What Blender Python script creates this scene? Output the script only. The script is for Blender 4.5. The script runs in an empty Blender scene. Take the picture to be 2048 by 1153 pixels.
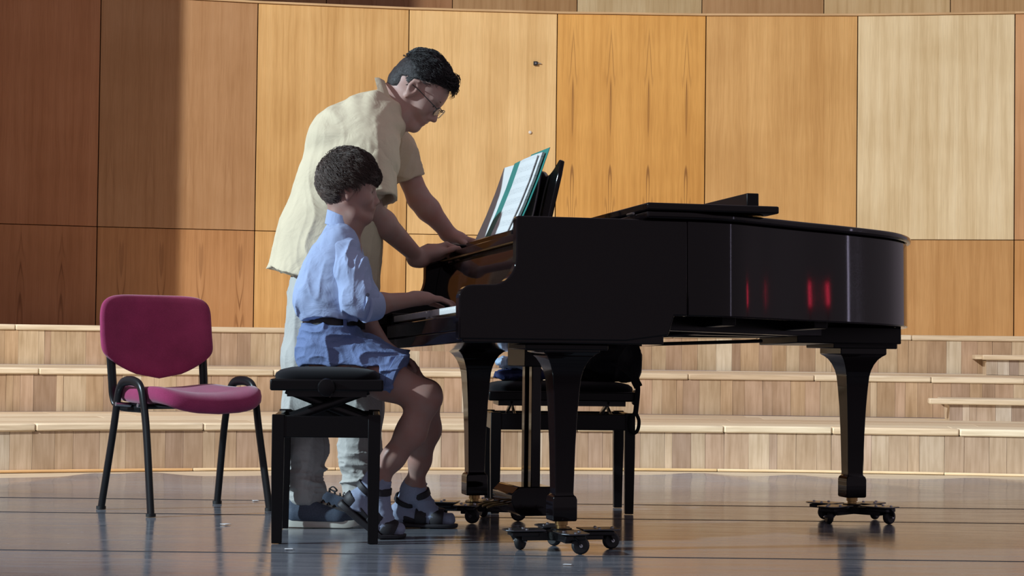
import bpy, math, random
import numpy as np
from mathutils import Vector, Matrix
random.seed(7)
RNG = np.random.RandomState(11)
SC = bpy.context.scene
COL = SC.collection
R = math.radians
# ------------------------------------------------------------------ camera, world, light, exposure
CAM_H, FPX, ROLL, YH = 0.66, 4000.0, 0.0115, 690.0
PITCH = math.atan((YH - 576.5) / FPX)
cam_d = bpy.data.cameras.new('camera')
cam_d.sensor_width = 36.0
cam_d.lens = 36.0 * FPX / 2048.0
cam_d.clip_end = 200
cam = bpy.data.objects.new('camera', cam_d)
COL.objects.link(cam)
cam.matrix_world = (Matrix.Translation((0, 0, CAM_H)) @ Matrix.Rotation(R(90) + PITCH, 4, 'X')
                    @ Matrix.Rotation(ROLL, 4, 'Z'))
SC.camera = cam
world = bpy.data.worlds.new('hall_ambience')
SC.world = world
world.use_nodes = True
world.node_tree.nodes['Background'].inputs[0].default_value = (1.0, 0.84, 0.97, 1)
world.node_tree.nodes['Background'].inputs[1].default_value = 0.27


def stage_lamp(name, pos, aim, power, half_deg, blend, radius, col):
    d = bpy.data.lights.new(name, 'SPOT')
    d.energy, d.spot_size, d.spot_blend, d.shadow_soft_size, d.color = power, 2 * R(half_deg), blend, radius, col
    o = bpy.data.objects.new(name, d)
    COL.objects.link(o)
    o.location = pos
    o.rotation_euler = (Vector(pos) - Vector(aim)).to_track_quat('Z', 'Y').to_euler()
    return o


# two stage lamps high on the left: one across the players, one washing the steps and the shell
stage_lamp('side_lamp', (-9.3, 4.15, 5.0), (-0.55, 7.3, 0.75), 5300, 13.5, 0.5, 0.12, (0.70, 0.89, 1.0))
stage_lamp('wash_lamp', (-9.7, 1.1, 8.6), (0.55, 14.7, 1.0), 11800, 17.0, 0.22, 0.13, (1.0, 0.985, 0.95))
vs = SC.view_settings
SC.display_settings.display_device = 'sRGB'
vs.view_transform = 'Standard'
vs.look = 'None'
vs.exposure = 0.0
vs.gamma = 1.0
vs.use_curve_mapping = False


# ------------------------------------------------------------------ layout: a photo point at a given distance -> the place
def ray(px, py):
    dx, dy = px - 1024.0, py - 576.5
    x = dx * math.cos(ROLL) + dy * math.sin(ROLL)
    y = -dx * math.sin(ROLL) + dy * math.cos(ROLL)
    cp, sp = math.cos(PITCH), math.sin(PITCH)
    return np.array([x, FPX * cp + y * sp, FPX * sp - y * cp]) / FPX


def D(px, py, d):
    v = ray(px, py)
    return np.array([0, 0, CAM_H]) + v * (d / v[1])


# ------------------------------------------------------------------ mesh helpers
def rotz(a):
    c, s = math.cos(a), math.sin(a)
    return np.array([[c, -s, 0], [s, c, 0], [0, 0, 1.0]])


def roty(a):
    c, s = math.cos(a), math.sin(a)
    return np.array([[c, 0, s], [0, 1, 0], [-s, 0, c]])


def rotx(a):
    c, s = math.cos(a), math.sin(a)
    return np.array([[1, 0, 0], [0, c, -s], [0, s, c]])


class MB:
    def __init__(self):
        self.v, self.f = [], []

    def add(self, vs_, fs):
        o = len(self.v)
        self.v += [tuple(map(float, p)) for p in vs_]
        self.f += [tuple(i + o for i in q) for q in fs]
        return self

    def box(self, c, s, M=None):
        c, s = np.array(c, float), np.array(s, float) / 2
        pts = np.array([(x, y, z) for z in (-1, 1) for y in (-1, 1) for x in (-1, 1)]) * s
        if M is not None:
            pts = pts @ np.array(M).T
        return self.add(pts + c, [(0, 2, 3, 1), (4, 5, 7, 6), (0, 1, 5, 4), (2, 6, 7, 3), (0, 4, 6, 2), (1, 3, 7, 5)])

    def bx(self, x0, x1, y0, y1, z0, z1):
        return self.box(((x0 + x1) / 2, (y0 + y1) / 2, (z0 + z1) / 2), (x1 - x0, y1 - y0, z1 - z0))

    def prism(self, poly, t0, t1, f):
        """poly of 2-D points swept from t0 to t1; f(a, b, t) gives the 3-D point"""
        n = len(poly)
        pts = [f(a, b, t0) for a, b in poly] + [f(a, b, t1) for a, b in poly]
        fs = [(i, (i + 1) % n, n + (i + 1) % n, n + i) for i in range(n)]
        return self.add(pts, fs + [tuple(range(n))[::-1], tuple(range(n, 2 * n))])

    def loft(self, rings, closed=True, caps=True):
        n = len(rings[0])
        pts = [p for r in rings for p in r]
        fs = []
        for k in range(len(rings) - 1):
            for i in range(n if closed else n - 1):
                j = (i + 1) % n
                fs.append((k * n + i, k * n + j, (k + 1) * n + j, (k + 1) * n + i))
        if caps:
            fs += [tuple(range(n))[::-1], tuple(range((len(rings) - 1) * n, len(rings) * n))]
        return self.add(pts, fs)

    def tube(self, path, r, n=10, flat=1.0, ref=(0, 0, 1), caps=True):
        path = [np.array(p, float) for p in path]
        rs = r if hasattr(r, '__len__') else [r] * len(path)
        rings = []
        for i, p in enumerate(path):
            t = path[min(i + 1, len(path) - 1)] - path[max(i - 1, 0)]
            t = t / (np.linalg.norm(t) + 1e-9)
            a = np.cross(np.array(ref, float), t)
            if np.linalg.norm(a) < 1e-3:
                a = np.cross(np.array((1.0, 0.02, 0)), t)
            a = a / np.linalg.norm(a)
            b = np.cross(t, a)
            rings.append([p + rs[i] * (math.cos(2 * math.pi * k / n) * a + flat * math.sin(2 * math.pi * k / n) * b)
                          for k in range(n)])
        return self.loft(rings, caps=caps)

    def cyl(self, p0, p1, r, n=16):
        return self.tube([p0, p1], r, n)

    def lathe(self, prof, n=20, c=(0, 0, 0), M=None):
        rings = []
        for rr, z in prof:
            ring = np.array([(rr * math.cos(2 * math.pi * k / n), rr * math.sin(2 * math.pi * k / n), z) for k in range(n)])
            if M is not None:
                ring = ring @ np.array(M).T
            rings.append(ring + np.array(c))
        return self.loft(rings)

    def build(self, name, mat, parent=None, bevel=0, smooth=35, seg=2):
        me = bpy.data.meshes.new(name)
        me.from_pydata(self.v, [], self.f)
        me.update()
        return link_mesh(name, me, mat, parent, bevel, smooth, seg)


def link_mesh(name, me, mat, parent=None, bevel=0, smooth=35, seg=2):
    if smooth:
        me.polygons.foreach_set('use_smooth', [True] * len(me.polygons))
        if smooth < 180:
            me.set_sharp_from_angle(angle=R(smooth))
    if mat is not None:
        me.materials.append(mat)
    o = bpy.data.objects.new(name, me)
    COL.objects.link(o)
    if parent is not None:
        o.parent = parent
    if bevel:
        m = o.modifiers.new('soft_edges', 'BEVEL')
        m.width = bevel
        m.segments = seg
        m.limit_method = 'ANGLE'
        m.angle_limit = R(40)
    return o


def tag(o, label=None, cat=None, group=None, kind=None):
    if label: o['label'] = label
    if cat: o['category'] = cat
    if group: o['group'] = group
    if kind: o['kind'] = kind
    return o


def empty(name, loc=(0, 0, 0), rz=0.0, **kw):
    o = bpy.data.objects.new(name, None)
    o.empty_display_size = 0.1
    COL.objects.link(o)
    o.location = loc
    o.rotation_euler = (0, 0, rz)
    tag(o, **kw)
    return o


def copy_tree(o, parent=None):
    c = o.copy()
    COL.objects.link(c)
    c.parent = parent
    for ch in o.children:
        copy_tree(ch, c)
    return c


def spline(pts, n):
    """Catmull-Rom through pts, n steps per span"""
    P = [np.array(p, float) for p in pts]
    P = [2 * P[0] - P[1]] + P + [2 * P[-1] - P[-2]]
    out = []
    for i in range(1, len(P) - 2):
        for k in range(n):
            t = k / n
            a, b, c, d = P[i - 1], P[i], P[i + 1], P[i + 2]
            out.append(0.5 * (2 * b + (c - a) * t + (2 * a - 5 * b + 4 * c - d) * t * t + (3 * b - a - 3 * c + d) * t ** 3))
    out.append(P[-2])
    return out



# ------------------------------------------------------------------ smooth solid modelling on a grid (bodies, cloth, hair)
class Sdf:
    def __init__(self, lo, hi, h):
        self.lo, self.h = np.array(lo, float), h
        self.n = np.ceil((np.array(hi, float) - self.lo) / h).astype(int) + 1
        self.D = np.full(self.n, 1.0, np.float32)

    def block(self, lo, hi):
        a = np.clip(np.floor((np.array(lo) - self.lo) / self.h).astype(int), 0, self.n)
        b = np.clip(np.ceil((np.array(hi) - self.lo) / self.h).astype(int) + 1, 0, self.n)
        if (b <= a).any(): return None
        ax = [(self.lo[i] + self.h * np.arange(a[i], b[i])).astype(np.float32) for i in range(3)]
        return tuple(slice(a[i], b[i]) for i in range(3)), ax[0][:, None, None], ax[1][None, :, None], ax[2][None, None, :]

    def comb(self, sl, d, k, op):
        A = self.D[sl]
        if op == 'sub':
            d = -d
            if k > 0:
                hh = np.clip(0.5 - 0.5 * (A - d) / k, 0, 1)
                self.D[sl] = A * (1 - hh) + d * hh + k * hh * (1 - hh)
            else:
                self.D[sl] = np.maximum(A, d)
        else:
            if k > 0:
                hh = np.clip(0.5 + 0.5 * (A - d) / k, 0, 1)
                self.D[sl] = A * (1 - hh) + d * hh - k * hh * (1 - hh)
            else:
                self.D[sl] = np.minimum(A, d)

    def rc(self, a, b, ra, rb=None, k=0.02, op='add'):
        rb = ra if rb is None else rb
        a, b = np.array(a, float), np.array(b, float)
        pad = max(ra, rb) + k * 1.5 + 3 * self.h
        bl = self.block(np.minimum(a, b) - pad, np.maximum(a, b) + pad)
        if bl is None: return self
        sl, X, Y, Z = bl
        ba = b - a
        L = float(ba @ ba) + 1e-12
        t = np.clip(((X - a[0]) * ba[0] + (Y - a[1]) * ba[1] + (Z - a[2]) * ba[2]) / L, 0, 1)
        d = np.sqrt((X - a[0] - t * ba[0]) ** 2 + (Y - a[1] - t * ba[1]) ** 2 + (Z - a[2] - t * ba[2]) ** 2) - (ra + (rb - ra) * t)
        self.comb(sl, d.astype(np.float32), k, op)
        return self

    def chain(self, pts, rs, k=0.02):
        for i in range(len(pts) - 1):
            self.rc(pts[i], pts[i + 1], rs[i], rs[i + 1], k)
        return self

    def el(self, c, r, M=None, k=0.02, op='add'):
        c, r = np.array(c, float), np.array(r, float)
        pad = r.max() + k * 1.5 + 3 * self.h
        bl = self.block(c - pad, c + pad)
        if bl is None: return self
        sl, X, Y, Z = bl
        x, y, z = X - c[0], Y - c[1], Z - c[2]
        if M is not None:
            M = np.array(M)
            x, y, z = (M[0, 0] * x + M[1, 0] * y + M[2, 0] * z, M[0, 1] * x + M[1, 1] * y + M[2, 1] * z, M[0, 2] * x + M[1, 2] * y + M[2, 2] * z)
        k0 = np.sqrt((x / r[0]) ** 2 + (y / r[1]) ** 2 + (z / r[2]) ** 2)
        k1 = np.sqrt((x / r[0] ** 2) ** 2 + (y / r[1] ** 2) ** 2 + (z / r[2] ** 2) ** 2) + 1e-6
        self.comb(sl, (k0 * (k0 - 1) / k1).astype(np.float32), k, op)
        return self

    def cut(self, p, n, k=0.0, where=None):
        """drop what lies on the side n points to; where=(lo, hi) restricts it"""
        n = np.array(n, float) / np.linalg.norm(n)
        lo, hi = where if where is not None else (self.lo, self.lo + self.h * self.n)
        bl = self.block(lo, hi)
        if bl is None: return self
        sl, X, Y, Z = bl
        d = ((X - p[0]) * n[0] + (Y - p[1]) * n[1] + (Z - p[2]) * n[2]).astype(np.float32)
        A = self.D[sl]
        self.D[sl] = np.maximum(A, d)
        return self

    def wrinkle(self, fn, band=0.03):
        I = np.nonzero(np.abs(self.D) < band)
        P = self.lo + self.h * np.stack(I, 1)
        self.D[I] += fn(P).astype(np.float32)
        return self

    def mesh(self, name, mat, parent=None, off=(0, 0, 0), relax=0):
        V, Fq = surface_nets(self.D, self.lo, self.h)
        V = V - np.array(off)
        me = bpy.data.meshes.new(name)
        me.vertices.add(len(V)); me.vertices.foreach_set('co', V.astype(np.float32).ravel())
        me.loops.add(Fq.size); me.loops.foreach_set('vertex_index', Fq.astype(np.int32).ravel())
        me.polygons.add(len(Fq)); me.polygons.foreach_set('loop_start', np.arange(0, Fq.size, 4, dtype=np.int32))
        me.update(calc_edges=True)
        me.validate()
        self.D = None
        o = link_mesh(name, me, mat, parent, smooth=180)
        if relax:
            md_ = o.modifiers.new('relax', 'SMOOTH'); md_.factor = 0.5; md_.iterations = relax
        return o


def surface_nets(Dg, lo, h):
    S = (Dg < 0)
    c = np.zeros(np.array(S.shape) - 1, np.uint8)
    for dx in (0, 1):
        for dy in (0, 1):
            for dz in (0, 1):
                c += S[dx:S.shape[0] - 1 + dx, dy:S.shape[1] - 1 + dy, dz:S.shape[2] - 1 + dz]
    I = np.nonzero((c > 0) & (c < 8))
    idx = np.full(c.shape, -1, np.int32)
    idx[I] = np.arange(len(I[0]))
    cor = [(dx, dy, dz) for dx in (0, 1) for dy in (0, 1) for dz in (0, 1)]
    val = [Dg[I[0] + a, I[1] + b, I[2] + d] for a, b, d in cor]
    acc = np.zeros((len(I[0]), 3)); cnt = np.zeros(len(I[0]))
    for i in range(8):
        for j in range(i + 1, 8):
            if sum(abs(cor[i][q] - cor[j][q]) for q in range(3)) != 1: continue
            m = (val[i] < 0) != (val[j] < 0)
            t = val[i][m] / (val[i][m] - val[j][m])
            acc[m] += np.array(cor[i]) + t[:, None] * (np.array(cor[j]) - np.array(cor[i]))
            cnt[m] += 1
    V = lo + h * (np.stack(I, 1) + acc / cnt[:, None])
    Fs = []
    nx, ny, nz = S.shape
    for ax in range(3):
        s0 = [slice(1, -1)] * 3; s1 = [slice(1, -1)] * 3
        s0[ax] = slice(0, -1); s1[ax] = slice(1, None)
        A, B = S[tuple(s0)], S[tuple(s1)]
        E = np.nonzero(A != B)
        flip = A[E]
        g = [E[q] + (0 if q == ax else 1) for q in range(3)]
        u, v = (ax + 1) % 3, (ax + 2) % 3
        def cell(du, dv):
            q = [g[0].copy(), g[1].copy(), g[2].copy()]
            q[u] = q[u] - du; q[v] = q[v] - dv
            return idx[q[0], q[1], q[2]]
        Q = np.stack([cell(1, 1), cell(0, 1), cell(0, 0), cell(1, 0)], 1)
        Q[~flip] = Q[~flip][:, ::-1]
        Fs.append(Q)
    Fq = np.concatenate(Fs)
    return V, Fq[(Fq >= 0).all(1)]


_LAT = np.random.RandomState(5).rand(32, 32, 32)


def vnoise(P):
    """smooth value noise in 0..1 at points P (n, 3)"""
    i = np.floor(P).astype(int)
    f = P - i
    f = f * f * (3 - 2 * f)
    r = 0
    for dx in (0, 1):
        for dy in (0, 1):
            for dz in (0, 1):
                w = (f[:, 0] if dx else 1 - f[:, 0]) * (f[:, 1] if dy else 1 - f[:, 1]) * (f[:, 2] if dz else 1 - f[:, 2])
                r = r + w * _LAT[(i[:, 0] + dx) % 32, (i[:, 1] + dy) % 32, (i[:, 2] + dz) % 32]
    return r


def folds(P, freq, amp, seed=0.0):
    """cloth folds: narrow ridges between broad hollows; freq = (fx, fy, fz)"""
    q = P * np.array(freq) + seed
    q = q + 0.55 * (vnoise(P * 7.0 + seed + 3.1)[:, None] - 0.5) * np.array((1.0, 0.6, 1.0))
    n = 1 - np.abs(vnoise(q) - 0.5) * 2
    n2 = 1 - np.abs(vnoise(q * 2.1 + 17.3) - 0.5) * 2
    return -amp * 1.5 * (n ** 4 - 0.35) - amp * 0.6 * (n2 ** 4 - 0.35)


# ------------------------------------------------------------------ materials
class NT:
    def __init__(self, name):
        self.m = bpy.data.materials.new(name)
        self.m.use_nodes = True
        self.t = self.m.node_tree
        self.b = self.t.nodes['Principled BSDF']

    def n(self, kind, **kw):
        nd = self.t.nodes.new(kind)
        for k, v in kw.items():
            setattr(nd, k, v)
        return nd

    def l(self, a, b):
        self.t.links.new(a, b)

    def math(self, op, a, b=None, c=None):
        nd = self.n('ShaderNodeMath', operation=op)
        for i, x in enumerate((a, b, c)):
            if x is None: continue
            if isinstance(x, (int, float)): nd.inputs[i].default_value = x
            else: self.l(x, nd.inputs[i])
        return nd.outputs[0]

    def mix(self, fac, a, b, mode='MIX'):
        nd = self.n('ShaderNodeMix', data_type='RGBA', blend_type=mode)
        for i, x in ((0, fac), (6, a), (7, b)):
            if isinstance(x, (int, float)): nd.inputs[i].default_value = x
            elif isinstance(x, tuple): nd.inputs[i].default_value = x if len(x) == 4 else x + (1,)
            else: self.l(x, nd.inputs[i])
        return nd.outputs[2]

    def ramp(self, fac, stops):
        nd = self.n('ShaderNodeValToRGB')
        els = nd.color_ramp.elements
        while len(els) > 1: els.remove(els[-1])
        for i, (p, c) in enumerate(stops):
            e = els[0] if i == 0 else els.new(p)
            e.position = p
            c = (c, c, c) if isinstance(c, (int, float)) else c
            e.color = c + (1,)
        self.l(fac, nd.inputs[0])
        return nd.outputs[0]

    def noise(self, vec, scale, detail=3, rough=0.5, dist=0.0):
        nd = self.n('ShaderNodeTexNoise')
        nd.inputs['Scale'].default_value = scale
        nd.inputs['Detail'].default_value = detail
        nd.inputs['Roughness'].default_value = rough
        nd.inputs['Distortion'].default_value = dist
        if vec is not None: self.l(vec, nd.inputs['Vector'])
        return nd.outputs[0]

    def vec(self, x, y, z):
        nd = self.n('ShaderNodeCombineXYZ')
        for i, a in enumerate((x, y, z)):
            if isinstance(a, (int, float)): nd.inputs[i].default_value = a
            else: self.l(a, nd.inputs[i])
        return nd.outputs[0]

    def bump(self, h, strength=0.3, dist=0.002):
        nd = self.n('ShaderNodeBump')
        nd.inputs['Strength'].default_value = strength
        nd.inputs['Distance'].default_value = dist
        self.l(h, nd.inputs['Height'])
        self.l(nd.outputs[0], self.b.inputs['Normal'])
        return nd

    def set(self, **kw):
        for k, v in kw.items():
            k = k.replace('_', ' ')
            if isinstance(v, tuple) and len(v) == 3 and self.b.inputs[k].type == 'RGBA': v = v + (1,)
            if hasattr(v, 'is_output'): self.l(v, self.b.inputs[k])
            else: self.b.inputs[k].default_value = v
        return self


def plain(name, col, rough=0.5, metal=0.0, spec=0.5, coat=0.0, noise=0.0, nscale=30.0, bump=0.0, bscale=200.0):
    t = NT(name)
    t.set(Base_Color=col, Roughness=rough, Metallic=metal, Specular_IOR_Level=spec, Coat_Weight=coat, Coat_Roughness=0.03)
    co = None
    if noise or bump:
        co = t.n('ShaderNodeTexCoord').outputs['Object']
    if noise:
        f = t.noise(co, nscale, 4)
        f = t.ramp(f, [(0.25, 1 - noise), (0.75, 1 + noise)])
        t.set(Base_Color=t.mix(1.0, col, f, 'MULTIPLY'))
    if bump:
        t.bump(t.noise(co, bscale, 3), bump, 0.001)
    return t.m


def veneer_mat():
    """book-matched veneer: per-panel tint from the object colour, leaves mirrored along the panel's width"""
    t = NT('veneer')
    co = t.n('ShaderNodeTexCoord').outputs['Object']
    s = t.n('ShaderNodeSeparateXYZ'); t.l(co, s.inputs[0])
    oi = t.n('ShaderNodeObjectInfo')
    rnd = t.math('MULTIPLY', oi.outputs['Random'], 37.0)
    x = t.math('ADD', s.outputs[0], oi.outputs['Random'])
    pp = t.math('PINGPONG', x, 0.155)
    z = s.outputs[2]
    wob = t.noise(t.vec(t.math('MULTIPLY', pp, 3.0), rnd, t.math('MULTIPLY', z, 1.4)), 1.0, 2)
    streak = t.noise(t.vec(t.math('MULTIPLY', t.math('ADD', pp, t.math('MULTIPLY', wob, 0.06)), 24.0), rnd, t.math('MULTIPLY', z, 0.7)), 1.0, 4, 0.6)
    fine = t.noise(t.vec(t.math('MULTIPLY', x, 230.0), rnd, t.math('MULTIPLY', z, 5.0)), 1.0, 3, 0.6)
    # cathedral figure: contours of a slow field, only near some leaf joints
    fld = t.noise(t.vec(t.math('MULTIPLY', pp, 7.0), rnd, t.math('MULTIPLY', z, 0.55)), 1.0, 1)
    cont = t.math('SINE', t.math('MULTIPLY', fld, 95.0))
    cont = t.ramp(cont, [(0.45, 0.0), (0.95, 1.0)])
    msk = t.noise(t.vec(t.math('MULTIPLY', pp, 5.0), t.math('ADD', rnd, 9.0), t.math('MULTIPLY', z, 0.9)), 1.0, 1)
    msk = t.math('ADD', msk, t.math('SUBTRACT', t.math('MULTIPLY', oi.outputs['Alpha'], 0.30), 0.17))
    near = t.ramp(pp, [(0.0, 1.0), (0.055, 0.0)])
    msk = t.math('MULTIPLY', t.ramp(msk, [(0.5, 0.0), (0.68, 1.0)]), near)
    fig = t.math('MULTIPLY', t.math('MULTIPLY', cont, msk), oi.outputs['Alpha'])
    tone = t.ramp(streak, [(0.25, (0.82, 0.76, 0.68)), (0.5, (1.0, 0.98, 0.95)), (0.72, (1.05, 1.06, 1.08))])
    leaf = t.n('ShaderNodeTexWhiteNoise', noise_dimensions='1D')
    t.l(t.math('ADD', t.math('FLOOR', t.math('DIVIDE', x, 0.155)), rnd), leaf.inputs['W'])
    tone = t.mix(1.0, tone, t.ramp(leaf.outputs['Value'], [(0.0, (0.93, 0.90, 0.86)), (1.0, (1.03, 1.04, 1.06))]), 'MULTIPLY')
    c = t.mix(1.0, oi.outputs['Color'], tone, 'MULTIPLY')
    c = t.mix(1.0, c, t.ramp(fine, [(0.3, (0.90, 0.88, 0.85)), (0.65, (1.03, 1.03, 1.03))]), 'MULTIPLY')
    c = t.mix(t.math('MULTIPLY', fig, 0.75), c, (0.17, 0.065, 0.02))
    blot = t.noise(t.vec(x, rnd, z), 1.7, 3)
    c = t.mix(1.0, c, t.ramp(blot, [(0.3, (0.90, 0.86, 0.80)), (0.65, (1.03, 1.03, 1.03))]), 'MULTIPLY')
    t.set(Base_Color=c, Roughness=t.ramp(fine, [(0.2, 0.42), (0.8, 0.55)]), Specular_IOR_Level=0.3)
    t.bump(fine, 0.12, 0.0008)
    return t.m


def plank_mat():
    t = NT('raw_plank')
    co = t.n('ShaderNodeTexCoord').outputs['Object']
    s = t.n('ShaderNodeSeparateXYZ'); t.l(co, s.inputs[0])
    oi = t.n('ShaderNodeObjectInfo')
    rnd = t.math('MULTIPLY', oi.outputs['Random'], 61.0)
    g = t.noise(t.vec(t.math('MULTIPLY', s.outputs[0], 55.0), rnd, t.math('MULTIPLY', s.outputs[2], 3.5)), 1.0, 5, 0.6)
    b = t.noise(t.vec(t.math('MULTIPLY', s.outputs[0], 9.0), rnd, t.math('MULTIPLY', s.outputs[2], 5.0)), 1.0, 3)
    c = t.mix(1.0, oi.outputs['Color'], t.ramp(g, [(0.28, (0.78, 0.74, 0.68)), (0.6, (1.04, 1.04, 1.04))]), 'MULTIPLY')
    c = t.mix(1.0, c, t.ramp(b, [(0.3, (0.88, 0.85, 0.80)), (0.65, (1.04, 1.04, 1.04))]), 'MULTIPLY')
    t.set(Base_Color=c, Roughness=0.55, Specular_IOR_Level=0.3)
    t.bump(g, 0.25, 0.001)
    return t.m


def board_mat():
    """boards that run lengthwise along local x"""
    t = NT('raw_board')
    co = t.n('ShaderNodeTexCoord').outputs['Object']
    s = t.n('ShaderNodeSeparateXYZ'); t.l(co, s.inputs[0])
    oi = t.n('ShaderNodeObjectInfo')
    rnd = t.math('MULTIPLY', oi.outputs['Random'], 61.0)
    g = t.noise(t.vec(t.math('MULTIPLY', s.outputs[0], 3.0), t.math('ADD', rnd, t.math('MULTIPLY', s.outputs[1], 40.0)),
                      t.math('MULTIPLY', s.outputs[2], 60.0)), 1.0, 4, 0.6)
    c = t.mix(1.0, oi.outputs['Color'], t.ramp(g, [(0.28, (0.80, 0.76, 0.70)), (0.6, (1.05, 1.05, 1.05))]), 'MULTIPLY')
    t.set(Base_Color=c, Roughness=0.5, Specular_IOR_Level=0.35)
    t.bump(g, 0.25, 0.001)
    return t.m


def mat_floor_mat():
    """black dance linoleum: worn, scuffed, half glossy, streaked along the stage"""
    t = NT('stage_linoleum')
    co = t.n('ShaderNodeTexCoord').outputs['Object']
    s = t.n('ShaderNodeSeparateXYZ'); t.l(co, s.inputs[0])
    st = t.noise(t.vec(t.math('MULTIPLY', s.outputs[0], 2.2), t.math('MULTIPLY', s.outputs[1], 16.0), 0.0), 1.0, 6, 0.65)
    big = t.noise(t.vec(t.math('MULTIPLY', s.outputs[0], 0.9), t.math('MULTIPLY', s.outputs[1], 1.6), 3.0), 1.0, 4, 0.6)
    scr = t.noise(t.vec(t.math('MULTIPLY', s.outputs[0], 7.0), t.math('MULTIPLY', s.outputs[1], 90.0), 7.0), 1.0, 4, 0.7)
    c = t.mix(t.ramp(big, [(0.35, 0.0), (0.7, 1.0)]), (0.105, 0.113, 0.138), (0.18, 0.187, 0.215))
    c = t.mix(t.ramp(st, [(0.35, 0.0), (0.75, 1.0)]), c, (0.245, 0.25, 0.27))
    c = t.mix(t.ramp(scr, [(0.70, 0.0), (0.78, 0.8)]), c, (0.36, 0.36, 0.37))
    vor = t.n('ShaderNodeTexVoronoi'); vor.inputs['Scale'].default_value = 9.0
    t.l(co, vor.inputs['Vector'])
    c = t.mix(t.ramp(vor.outputs['Distance'], [(0.03, 0.8), (0.05, 0.0)]), c, (0.42, 0.42, 0.44))
    t.set(Base_Color=c, Roughness=t.ramp(st, [(0.3, 0.09), (0.7, 0.22)]), Specular_IOR_Level=0.26)
    t.bump(t.math('ADD', st, t.math('MULTIPLY', scr, 0.35)), 0.10, 0.004)
    return t.m


def fabric_mat(name, col, var=0.12, scale=500.0, bump=0.35, sheen=0.0, rough=0.85, fold=0.0, fscale=14.0):
    t = NT(name)
    co = t.n('ShaderNodeTexCoord').outputs['Object']
    wv = t.noise(co, scale, 2)
    bg = t.noise(co, 9.0, 4)
    c = t.mix(1.0, col, t.ramp(bg, [(0.3, 1 - var), (0.7, 1 + var)]), 'MULTIPLY')
    c = t.mix(1.0, c, t.ramp(wv, [(0.3, 1 - var), (0.7, 1 + var)]), 'MULTIPLY')
    t.set(Base_Color=c, Roughness=rough, Specular_IOR_Level=0.2, Sheen_Weight=sheen)
    h = wv
    if fold:
        fn = t.noise(co, fscale, 3, 0.55, 1.2)
        h = t.math('ADD', t.math('MULTIPLY', wv, 0.06), t.math('MULTIPLY', fn, 1.0))
        t.bump(h, fold, 0.02)
    else:
        t.bump(h, bump, 0.0008)
    return t.m


VENEER, PLANK, BOARD, LINO = veneer_mat(), plank_mat(), board_mat(), mat_floor_mat()
DARK_GAP = plain('dark_joint', (0.035, 0.018, 0.008), 0.9)


def lacquer_mat():
    t = NT('piano_lacquer')
    co = t.n('ShaderNodeTexCoord').outputs['Object']
    d = t.noise(co, 260.0, 2)
    t.set(Base_Color=(0.0045, 0.0030, 0.0036), Roughness=t.ramp(d, [(0.4, 0.045), (0.8, 0.085)]), Specular_IOR_Level=0.27)
    t.bump(t.noise(co, 5.0, 1), 0.03, 0.01)
    return t.m


LACQ = lacquer_mat()
SATIN = plain('black_satin_wood', (0.0045, 0.004, 0.0045), 0.34, spec=0.22, bump=0.05)
BLACK_METAL = plain('black_painted_steel', (0.008, 0.008, 0.009), 0.32, spec=0.35)
RUBBER = plain('black_rubber', (0.012, 0.012, 0.013), 0.55)
STEEL = plain('brushed_steel', (0.55, 0.56, 0.58), 0.28, 1.0, noise=0.15)
BRASS = plain('brass', (0.40, 0.25, 0.10), 0.32, 1.0, noise=0.15)
IVORY = plain('white_key_plastic', (0.80, 0.80, 0.78), 0.18)
EBONY = plain('black_key_plastic', (0.012, 0.012, 0.013), 0.25)
FELT = plain('red_felt', (0.25, 0.02, 0.02), 0.95)

# ================================================================== STRUCTURE
AC = np.array([1.2, 1.5])                    # centre of the concentric curves of steps and shell


def arc(rr, deg, z=0.0):
    return np.array([AC[0] + rr * math.sin(R(deg)), AC[1] + rr * math.cos(R(deg)), z])


# floor: pale boards, with black linoleum strips rolled out on top
fl = MB().bx(-9, 9, 1.5, 22, -0.12, 0.0).build('floor', BOARD)
fl.color = (0.62, 0.52, 0.38, 1)
tag(fl, 'pale wooden stage floor showing as a strip at the foot of the steps', kind='structure')

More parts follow.
